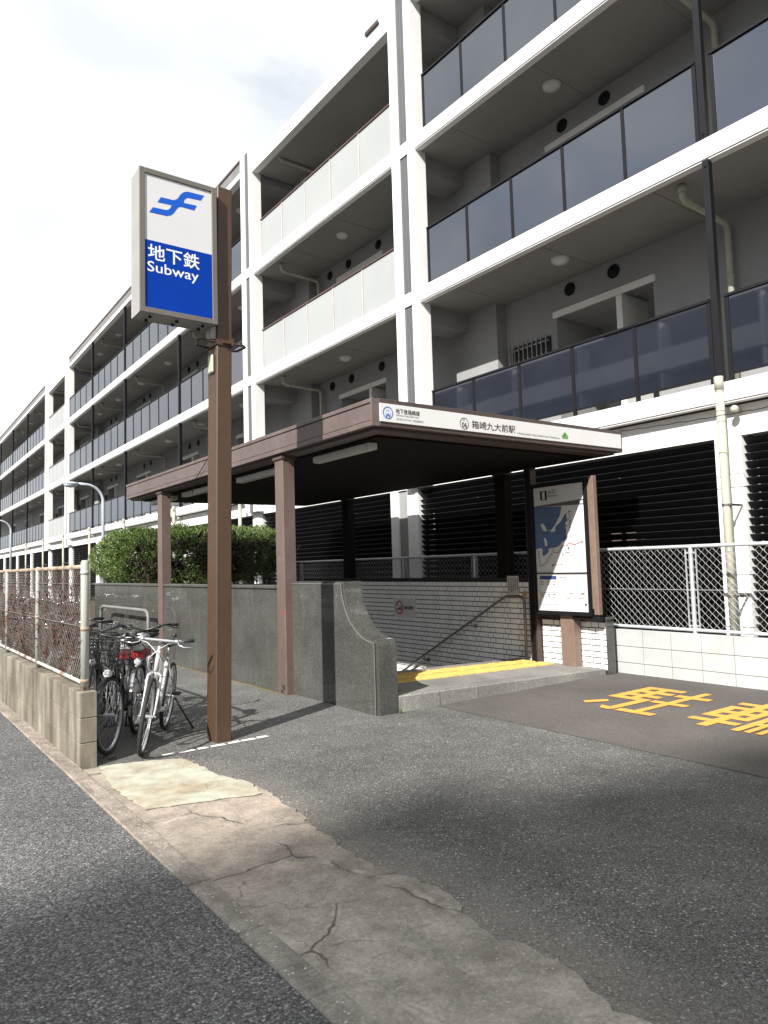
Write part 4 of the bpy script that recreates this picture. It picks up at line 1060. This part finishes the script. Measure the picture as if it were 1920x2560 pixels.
# ================================================================== RIGHT BLOCK WALL AND FENCE
rw = thing('pale_block_wall', 'low pale concrete block wall beside the entrance under the galvanised fence', 'wall', (8.53, 6, 0))
f = MB(); f.box(8.478, 8.592, -4, 20, -.1, .585); f.build('wall_core', 'mortar', rw)
f = MB()
for z0, z1 in ((-.1, .145), (.152, .365), (.372, .595)):
    y = 6.25 - .415 * 25
    while y < 20:
        f.bev(8.47, 8.60, y + .003, min(y + .412, 20), z0, z1, .004); y += .415
f.build('block_course', 'blockl', rw)
fx = 8.535
rf = thing('galvanised_fence', 'bright galvanised chain-link fence on the pale block wall', 'fence', (8.535, 6, .6))
for y in (-2.9, -.9, 1.1, 3.1, 5.11, 7.1, 9.1, 11.1, 13.1, 15.1, 17.1, 19.1):
    f = MB(); f.tube([(fx, y, .55), (fx, y, 1.70)], .027, 14)
    f.box(fx - .012, fx + .012, y - .075, y - .065, .62, 1.66, 0); f.box(fx - .012, fx + .012, y + .065, y + .075, .62, 1.66, 0)
    for z in (.68, 1.13, 1.6): f.tube([(fx, y, z), (fx, y, z + .025)], .031, 12); f.box(fx - .008, fx + .008, y - .07, y + .07, z + .004, z + .02)
    f.build('post', 'galv', rf, smooth=False)
f = MB(); f.tube([(fx, -3.2, 1.695), (fx, 19.2, 1.695)], .024, 10); f.build('top_rail', 'galv', rf, smooth=True)
f = MB(); f.tube([(fx, -3.2, .64), (fx, 19.2, .64)], .021, 10); f.build('bottom_rail', 'galv', rf, smooth=True)
f = MB(); chain(f, fx, -3.1, 19.0, .66, 1.67, .096, .0032); f.tube([(fx - .012, -3.2, 1.145), (fx - .012, 19.2, 1.145)], .004, 5)
f.build('mesh', 'galvw', rf)

# ================================================================== HEDGE
hd = thing('hedge', 'clipped green conifer hedge rising behind the granite wall', 'hedge', (6.3, 16.5, .3))
f = MB()
def hedge_sd(x, y, z):
    # rounded box, lower part of the near side is bare
    cx, cy, cz, hx, hy, hz, r = 6.43, 16.75, 1.93, 1.95, 1.85, .58, .56
    q = Vector((abs(x - cx) - hx + r, abs(y - cy) - hy + r, abs(z - cz) - hz + r))
    o = Vector((max(q.x, 0), max(q.y, 0), max(q.z, 0))).length + min(max(q.x, q.y, q.z), 0) - r
    return o
from mathutils import noise as mn
cnt = 0; tries = 0
while cnt < 52000 and tries < 1500000:
    tries += 1
    x, y, z = ru(4.3, 8.6), ru(14.75, 18.75), ru(1.2, 2.65)
    d = hedge_sd(x, y, z) + mn.noise(Vector((x * 1.6, y * 1.6, z * 1.6))) * .15
    if d > .03 or d < -.26: continue
    if d < -.10 and rnd() < .6: continue
    bare = (1.75 + .12 * math.sin(x * 4) if x < 5.9 else 1.62 + .2 * math.sin(x * 5)) if y < 16.2 else 1.42
    if z < bare and y < 16.2 and x > 4.62 and rnd() < (.9 if x < 6.0 else .45): continue
    if mn.noise(Vector((x * 2.3 + 5, y * 2.3, z * 2.3))) < -.28: continue
    n = Vector((x - 6.4, (y - 16.4), (z - 1.7) * 1.6)).normalized()
    for k in range(2):
        a = (n + Vector((ru(-1, 1), ru(-1, 1), ru(-.6, 1))) * .9).normalized(); L_ = ru(.022, .05); b = a.cross(Vector((ru(-1, 1), ru(-1, 1), ru(-1, 1)))).normalized() * ru(.007, .014)
        p = Vector((x, y, z)) + Vector((ru(-.03, .03), ru(-.03, .03), ru(-.03, .03)))
        f.add([p - b * .6, p + a * L_ * .5 - b, p + a * L_, p + a * L_ * .5 + b], [(0, 1, 2, 3)])
    cnt += 1
f.build('foliage', 'leaf', hd)
tg = MB(); tries = 0; n_ = 0
while n_ < 5200 and tries < 200000:      # dense dead inner twigs; near-black colour stands in for the hedge's inner shade
    tries += 1
    x, y, z = ru(4.6, 8.4), ru(15.0, 18.5), ru(1.30, 2.36)
    d = hedge_sd(x, y, z)
    if d > -.10 or d < -.5: continue
    if x < 5.9 and y < 15.9 and rnd() < .93: continue
    e = Vector((ru(-1, 1), ru(-1, 1), ru(-.4, 1))).normalized() * ru(.10, .22); b = e.orthogonal().normalized() * ru(.012, .035); b.rotate(Quaternion(e.normalized(), ru(0, 6.28)))
    p = Vector((x, y, z)); tg.add([p - b, p + e * .5 - b * 1.2, p + e, p + e * .5 + b * 1.2, p + b], [(0, 1, 2, 3, 4)]); n_ += 1
tg.build('inner_twigs', 'shadetwig', hd)
f = MB()
for i in range(30):
    x = 4.75 + 3.6 * (i + rnd()) / 30; y = ru(15.1, 16.6); p = Vector((x, y, .2)); pts = [p]; rs = [ru(.02, .035)]
    d = Vector((ru(-.2, .2), ru(-.15, .15), 1))
    for j in range(5):
        p = p + d.normalized() * ru(.3, .42); d += Vector((ru(-.35, .35), ru(-.3, .3), 0)); pts.append(p); rs.append(rs[-1] * .78)
        if p.z > 2.2: break
    f.tube(pts, rs, 6)
    for j in range(5):
        q = pts[random.randint(2, len(pts) - 1)]; e = Vector((ru(-1, 1), ru(-1, .6), ru(.1, .9))).normalized(); f.tube([q, q + e * .2, q + e * .38 + Vector((0, 0, .06))], [.010, .007, .003], 5)
f.build('trunk', 'bark', hd)
structure(MB().box(4.62, 8.44, 14.6, 18.8, -.1, .9).build('planting_bed', 'soil'))

# ================================================================== STREET LAMPS
def lamp(loc):
    t = thing('street_lamp', 'x', 'street lamp', loc, group='street lamps in front of the apartment building')
    f = MB(); pts = [(0, 0, 0), (0, 0, 3.75)]; 
    for i in range(1, 9):
        a = math.radians(90 * i / 8 * .94); pts.append((-.52 * (1 - math.cos(a)), 0, 3.75 + .52 * math.sin(a)))
    pts.append((-.72, 0, 4.285))
    f.tube(pts, [.05] * 2 + [.042] * (len(pts) - 2), 12); f.build('post', 'lamppost', t, local=True, smooth=True)
    f = MB(); f.ell((-.92, 0, 4.28), (.24, .13, .06), 16, 8); f.build('lamp_head', 'lamppost', t, local=True, smooth=True)
    f = MB(); f.ell((-.95, 0, 4.235), (.19, .11, .075), 16, 8); f.build('lamp_bowl', 'lampglass', t, local=True, smooth=True)
    return t
l1 = lamp((6.0, 22.85, 0)); l1['label'] = 'pale curved street lamp rising behind the hedge in front of the balconies'
dup(l1, (5.95, 39.3, 0), label='farther curved street lamp above the rusty fence, partly cut by the frame')

# ================================================================== BARRIER
b_ = thing('hoop_barrier', 'low grey tubular hoop barrier before the granite wall', 'barrier', (4.1, 14.3, 0))
f = MB(); f.tube([(4.1, 12.72, 0), (4.1, 12.72, .78), (4.1, 12.76, .85), (4.1, 12.86, .89), (4.1, 15.6, .89), (4.1, 15.74, .85), (4.1, 15.78, .78), (4.1, 15.78, 0)], .03, 10)
f.build('hoop', 'hoopgrey', b_, smooth=True)

# ================================================================== BICYCLES
def steer_group(mb, ang, start=0):
    return mb.rot((.845, 0, .74), (-.29, 0, .957), ang, start)
def bicycle(frame_mat, city, basket, steer, label, loc, head, lean, saddle='vinyl', bar='chrome', tall=0.0):
    t = thing('bicycle', label, 'bicycle', loc, (math.radians(-lean), 0, math.radians(head)), 'bicycles parked behind the block wall')
    RB, FB = Vector((0, 0, .33)), Vector((1.02, 0, .33)); BB = Vector((.43, 0, .28))
    ht, hb = Vector((.80, 0, .87)), Vector((.855, 0, .69)); st = Vector((.30, 0, .74 + tall))
    f = MB()
    f.tube([ht, hb], .019, 10)
    if city:
        f.tube([hb + Vector((-.0, 0, .03)), (.70, 0, .50), (.55, 0, .33), BB], .019, 10); f.tube([hb + Vector((-.015, 0, .10)), (.66, 0, .60), (.50, 0, .43), (.385, 0, .42)], .014, 8)
    else:
        f.tube([hb, BB], .0175, 10); f.tube([ht + Vector((.01, 0, -.04)), st + Vector((0, 0, -.02))], .0145, 10)
    f.tube([BB, st], .017, 10); f.tube([BB + Vector((0, -.035, 0)), BB + Vector((0, .035, 0))], .024, 10)
    for s in (-1, 1):
        f.tube([BB + Vector((-.02, s * .025, 0)), RB + Vector((0, s * .065, 0))], .010, 6); f.tube([st + Vector((.01, s * .015, -.04)), RB + Vector((0, s * .065, 0))], .008, 6)
    f.build('frame', frame_mat, t, local=True, smooth=True)
    fk = MB()
    for s in (-1, 1): fk.tube([hb + Vector((.005, s * .02, -.01)), (.875, s * .055, .66), (.89, s * .058, .60), (.955, s * .056, .42), FB + Vector((0, s * .055, 0))], [.0125, .0125, .0115, .0095, .008], 8)
    fk.tube([ht, ht + Vector((-.015, 0, .06))], .015, 8)
    steer_group(fk, steer); fk.build('fork', frame_mat if frame_mat != 'bikeblack' else 'bikeblack', t, local=True, smooth=True)
    for k, c in enumerate((RB, FB)):
        ty = MB(); ty.ring(c, (0, 1, 0), .313, .019, 44, 8)
        ri = MB()
        n = 44
        for i in range(n):
            a0, a1 = 2 * math.pi * i / n, 2 * math.pi * (i + 1) / n
            P_ = lambda a, r, y: (c.x + r * math.cos(a), y, c.z + r * math.sin(a))
            for (r0, y0, r1, y1) in ((.297, -.012, .282, -.009), (.282, -.009, .282, .009), (.282, .009, .297, .012), (.297, .012, .297, -.012)):
                ri.quad(P_(a0, r0, y0), P_(a1, r0, y0), P_(a1, r1, y1), P_(a0, r1, y1))
        for i in range(28):
            a = 2 * math.pi * i / 28; s = 1 if i % 2 else -1; a2 = a + (.9 if (i // 2) % 2 else -.9)
            ri.tube([(c.x + .018 * math.cos(a2), s * .028, c.z + .018 * math.sin(a2)), (c.x + .285 * math.cos(a), 0, c.z + .285 * math.sin(a))], .0013, 3)
        ri.tube([(c.x, -.05, c.z), (c.x, .05, c.z)], .016, 10); ri.tube([(c.x, -.075, c.z), (c.x, .075, c.z)], .006, 6)
        if k == 0: ri.tube([(c.x, -.045, c.z), (c.x, -.03, c.z)], .04, 14)
        rf_ = MB(); rf_.box(c.x - .155, c.x - .10, -.012, .012, c.z + .10, c.z + .125)
        if k:
            for q in (ty, ri): steer_group(q, steer)
        w = ty.build('wheel', 'rubber', t, local=True, smooth=True); ri.build('rim', 'alu', w, local=True)
    sa = MB(); z = st.z + .15
    sa.ell((.24, 0, z), (.12, .085, .035), 14, 8); sa.ell((.36, 0, z - .002), (.11, .03, .025), 12, 6); s_ = sa.build('saddle', saddle, t, local=True, smooth=True)
    q = MB(); q.tube([st, (.285, 0, z - .01)], .0125, 8)
    for s in (-1, 1): q.tube([(.2, s * .045, z - .03), (.34, s * .02, z - .035)], .004, 5)
    q.build('seat_post', 'chrome', t, local=True, smooth=True)
    hb_ = MB(); gs = {-1: MB(), 1: MB()}; ls = {-1: MB(), 1: MB()}; lv = MB(); cb = MB()
    top = Vector((.775, 0, .985))
    if city:
        hb_.tube([ht + Vector((-.012, 0, .04)), top], .012, 8); hb_.tube([(.70, -.27, 1.03), (.78, -.21, 1.035), (.83, -.12, 1.01), (.80, -.04, .985), (.80, .04, .985), (.83, .12, 1.01), (.78, .21, 1.035), (.70, .27, 1.03)], .011, 8)
        for s in (-1, 1):
            gs[s].tube([(.72, s * .262, 1.031), (.60, s * .30, 1.02)], .017, 10); ls[s].tube([(.76, s * .235, 1.02), (.70, s * .285, .995), (.62, s * .315, .99)], .006, 6)
        bx = .80
    else:
        hb_.tube([ht + Vector((-.012, 0, .05)), (.775, 0, .945)], .015, 8); hb_.tube([(.775, 0, .94), (.85, 0, .965)], .016, 8); hb_.tube([(.83, -.27, .985), (.85, -.12, .967), (.85, .12, .967), (.83, .27, .985)], .013, 8)
        for s in (-1, 1):
            gs[s].tube([(.836, s * .175, .976), (.828, s * .30, .99)], .0175, 10); ls[s].tube([(.85, s * .165, .965), (.90, s * .17, .945), (.915, s * .22, .93), (.905, s * .30, .935)], .006, 6); ls[s].box(.84, .87, s * .15 - .014, s * .15 + .014, .95, .985)
        bx = .85
    lv.ell((bx - .01, .12 if not city else .15, 1.02), (.022, .022, .022), 10, 6)
    for s in (-1, 1): cb.tube([(bx + .05, s * .15, .955), (bx + .13, s * .09, .955), (bx + .19, s * .02, .91), (bx + .19, -s * .05, .83), (bx + .13, -s * .06, .75), (bx + .07, -s * .03, .69), (bx + .05, -s * .01, .64)], .0038, 6)
    for q in (hb_, lv, cb, gs[1], gs[-1], ls[1], ls[-1]): steer_group(q, steer)
    hbo = hb_.build('handlebar', bar, t, local=True, smooth=True); lv.build('bell', 'bikeblack', hbo, local=True, smooth=True)
    for s in (-1, 1): gs[s].build('grip', 'rubber', hbo, local=True, smooth=True); ls[s].build('brake_lever', 'alu' if not city else 'bikeblack', hbo, local=True, smooth=True)
    cb.build('brake_cable', 'bikewhite' if not city else 'bikeblack', t, local=True, smooth=True)
    cr = MB(); cr.ring((.43, -.05, .28), (0, 1, 0), .085, .006, 28, 5)
    for i in range(5): a = i * 1.2566; cr.tube([(.43, -.05, .28), (.43 + .085 * math.cos(a), -.05, .28 + .085 * math.sin(a))], .006, 5)
    cr.tube([(.43, -.07, .28), (.52, -.08, .14)], .010, 6); cr.tube([(.43, .07, .28), (.34, .08, .42)], .010, 6); cr.tube([(.43, -.07, .28), (.43, .07, .28)], .012, 8)
    cr.tube([(.43, -.05, .366), (0, -.045, .372)], .005, 5); cr.tube([(.43, -.05, .196), (0, -.045, .292)], .005, 5)
    co = cr.build('crankset', 'chrome', t, local=True, smooth=True)
    for (x, y, z) in ((.52, -.125, .14), (.34, .125, .42)): MB().bev(x - .045, x + .045, y - .04, y + .04, z - .012, z + .012, .004).build('pedal', 'rubber', co, local=True)
    ks = MB()
    if city: 
        for s in (-1, 1): ks.tube([(0, s * .075, .32), (-.03, s * .10, .03), (-.06, s * .12, .012)], .008, 6)
        ks.tube([(-.06, -.12, .012), (-.06, .12, .012)], .008, 6)
    else: ks.tube([(.03, .075, .32), (.06, .12, .26), (.0, .30, .0)], .009, 6)
    ks.build('kickstand', 'bikeblack', t, local=True, smooth=True)
    if city:
        for k, c in enumerate((RB, FB)):
            mg = MB(); a0, a1 = ((-10, 175) if k == 0 else (20, 165)); n = 18; pv = None
            for i in range(n + 1):
                a = math.radians(a0 + (a1 - a0) * i / n); row = [(c.x + r * math.cos(a), y, c.z + r * math.sin(a)) for r, y in ((.335, -.03), (.35, -.012), (.35, .012), (.335, .03))]
                if pv:
                    for j in range(3): mg.quad(pv[j], pv[j + 1], row[j + 1], row[j])
                pv = row
            if k: steer_group(mg, steer)
            mg.build('mudguard', 'bikeblack' if frame_mat in ('bikeblack', 'bikebrown') else 'chrome', t, local=True, smooth=True)
        rk = MB()
        for y in (-.06, -.02, .02, .06): rk.tube([(.18, y, .70), (-.22, y, .70)], .005, 5)
        for x in (.18, -.02, -.22): rk.tube([(x, -.065, .70), (x, .065, .70)], .005, 5)
        for s in (-1, 1): rk.tube([(-.1, s * .06, .70), (0, s * .075, .34)], .005, 5)
        rk.build('rear_rack', 'bikeblack' if frame_mat == 'bikeblack' else 'chrome', t, local=True)
        hl = MB(); hl.tube([(1.0, 0, .70), (1.03, 0, .70), (1.075, 0, .695)], [.02, .036, .04], 12); steer_group(hl, steer); ho = hl.build('headlight', 'chrome', t, local=True, smooth=True)
        ln = MB(); ln.ell((1.076, 0, .695), (.012, .036, .036), 12, 6); steer_group(ln, steer); ln.build('lens', 'lens', ho, local=True, smooth=True)
    if basket:
        bk = MB()
        def rect(k, z): 
            e = k
            return [(.93, -.15 - e, z), (1.16 + e * 1.6, -.15 - e, z), (1.16 + e * 1.6, .15 + e, z), (.93, .15 + e, z)]
        lv_ = [(0, .755), (.012, .80), (.022, .845), (.03, .89), (.036, .935), (.042, .985)]
        for i, (e, z) in enumerate(lv_): bk.tube(rect(e, z), .006 if i == len(lv_) - 1 else .0028, 5, 0, closed=True)
        lo, hi = rect(0, .755), rect(.042, .985)
        for s in range(4):
            a, b, c, d = lo[s], lo[(s + 1) % 4], hi[s], hi[(s + 1) % 4]
            for i in range(9):
                u = i / 9; bk.tube([Vector(a).lerp(Vector(b), u), Vector(c).lerp(Vector(d), u)], .0024, 4)
        for i in range(7): y = -.15 + .3 * i / 6; bk.tube([(.93, y, .755), (1.16, y, .755)], .0024, 4)
        for s in (-1, 1): bk.tube([(1.0, s * .06, .755), (1.02, s * .062, .34)], .006, 5)
        steer_group(bk, steer); bk.build('basket', 'bikeblack', t, local=True)
    return t
def bike_at(front, head): # front wheel contact -> location of the root
    a = math.radians(head); return (front[0] - 1.02 * math.cos(a), front[1] - 1.02 * math.sin(a), 0.004)
HD = -119.5
b1 = bicycle('bikewhite', False, False, math.radians(4), 'white flat-handlebar bicycle on its kickstand, nearest the brown sign pole', bike_at((1.99, 6.36), HD), HD, 7, bar='alu')
b2 = bicycle('bikeblack', True, True, math.radians(-6), 'black bicycle with wire front basket at the end of the block wall', bike_at((1.78, 6.62), HD), HD, 2, bar='bikeblack')
b3 = bicycle('bikesilver', True, False, math.radians(-3), 'silver-forked bicycle with wide black handlebar behind the white bicycle', bike_at((2.22, 7.28), HD + 4), HD + 4, 3, bar='bikeblack')
b4 = bicycle('bikeblack', True, True, math.radians(8), 'red bicycle with front basket behind the fence', bike_at((1.85, 7.6), HD), HD, 2, bar='bikeblack')
b5 = bicycle('bikebrown', True, True, math.radians(-10), 'rusty brown bicycle with front basket behind the fence', bike_at((1.86, 8.55), HD), HD, -2, saddle='brownv')
b6 = bicycle('bikeblue', False, False, math.radians(6), 'blue flat-handlebar bicycle behind the fence', bike_at((1.86, 9.0), HD), HD, 5, bar='bikeblack')
b4['label'] = 'black bicycle with basket, second from the end of the block wall'
b7 = bicycle('bikered', True, True, math.radians(5), 'red bicycle next to the blue one behind the second fence post', bike_at((1.88, 9.45), HD + 3), HD + 3, 1, saddle='brownv')
b5['label'] = 'rusty brown bicycle between the first and second fence posts'
b6['label'] = 'blue flat-handlebar bicycle just after the second fence post'
src = [(b3, 'silver'), (b2, 'black'), (b5, 'rusty brown'), (b1, 'white'), (b7, 'red'), (b2, 'black'), (b3, 'silver'), (b5, 'rusty brown'), (b7, 'red'), (b2, 'black'), (b1, 'white'), (b7, 'red'), (b3, 'silver'), (b5, 'rusty brown'), (b6, 'blue'), (b7, 'red')]
place = ['just before the second fence post', 'midway between the second and third fence posts', 'just after the third fence post', 'midway between the third and fourth fence posts', 'just before the fourth fence post', 'right at the fourth fence post', 'just after the fourth fence post', 'just before the fifth fence post', 'right at the fifth fence post', 'just after the fifth fence post', 'midway between the fifth and sixth fence posts', 'right at the sixth fence post', 'just after the sixth fence post', 'midway between the sixth and seventh fence posts', 'right at the seventh fence post', 'at the far end of the row behind the fence']
for i, (s, c) in enumerate(src):
    h = HD + ru(-6, 6); y = 8.08 + .0 + i * .62 + (0.0 if i == 0 else 1.2)
    dup(s, bike_at((1.86 + ru(-.04, .08), y), h), (math.radians(ru(-3, 3)), 0, math.radians(h)), c + ' bicycle ' + place[i])
# second row of bicycles further from the fence
pl2 = ['nearest of that row', 'second of that row', 'third of that row', 'fourth of that row', 'fifth of that row', 'sixth of that row', 'last of that row']
for i, (s, c) in enumerate([(b7, 'red'), (b5, 'rusty brown'), (b3, 'silver'), (b7, 'red'), (b1, 'white'), (b7, 'red'), (b5, 'rusty brown')]):
    h = 62 + ru(-6, 6); dup(s, (2.85 + .03 * i + ru(-.05, .05), 14.2 + i * .95, .004), (math.radians(ru(-3, 3)), 0, math.radians(h)), c + ' bicycle in the far row turned the other way, ' + pl2[i])
# white and red case strapped in the basket of the black bicycle's neighbour
cs = thing('carry_case', 'white and red case on the rear rack of the black basket bicycle', 'case', (2.27, 7.46, .715), (0, 0, math.radians(HD)))
MB().bev(-.16, .16, -.12, .12, .075, .24, .03).build('lid', 'whitecase', cs, local=True)
MB().bev(-.16, .16, -.12, .12, 0, .073, .01).build('base', 'redcase', cs, local=True)

# small weeds
f = MB()
for i in range(26):
    p = Vector((4.66 + ru(-.03, .03), 6.21 + ru(-.03, .02), 0)); a = Vector((ru(-1, 1), ru(-1, .4), ru(.3, 1.2))).normalized() * ru(.025, .06); b = a.orthogonal().normalized() * .006
    f.add([p - b * .4, p + a * .6 - b, p + a, p + a * .6 + b], [(0, 1, 2, 3)])
tag(f.build('weed', 'weed'), 'tiny green weed at the foot of the granite kerb corner', 'weed')
f = MB()
for i in range(1): f.add([(1.72, 6.42, .006), (1.79, 6.40, .012), (1.80, 6.435, .02), (1.74, 6.45, .012)], [(0, 1, 2, 3)])
tag(f.build('fallen_leaf', 'vineleaf'), 'single dry leaf on the ground by the end of the block wall', 'leaf')

# ================================================================== BUILDINGS ACROSS THE ROAD (mirrored in the balcony glass; one shades the foreground)
def block(label, x0, x1, y0, y1, h, mat, tops):
    t = thing('apartment_block', label, 'building', ((x0 + x1) / 2, (y0 + y1) / 2, 0))
    f = MB(); f.box(x0, x1, y0, y1, 0, h); f.build('wall', mat, t)
    w = MB(); bal = MB(); z = 3.4
    while z < h - 1:
        y = y0 + .6
        while y < y1 - 2.2:
            w.box(x1, x1 + .03, y, y + 1.9, z + .2, z + 2.1); y += 2.9
        bal.box(x1 + .02, x1 + 1.2, y0 + .5, y1 - .5, z - .15, z + .0); bal.box(x1 + 1.08, x1 + 1.2, y0 + .5, y1 - .5, z, z + 1.05)
        y = y0 + .5
        while y < y1 - .4: bal.box(x1 + .03, x1 + 1.15, y, y + .12, z, z + 2.7); y += 5.8
        z += 3.0
    w.build('window', 'bldwin', t); bal.build('balcony', 'bldgrey', t)
    for (a, b, hh) in tops:
        f = MB(); f.box(x0, x1, a, b, h, hh); f.build('roof_tower', mat, t)
    return t
block('brown apartment block across the road reflected in the balcony glass', -32, -20, 17, 52, 15.6, 'bldbrown', [(24, 28, 18)])
block('tall grey apartment tower behind the camera that shades the foreground', -60, -45, -58, -17.3, 38.4, 'bldgrey', [(-58, -20.4, 43.0), (-20.4, -19.4, 41.6), (-19.4, -18.3, 40.7)])
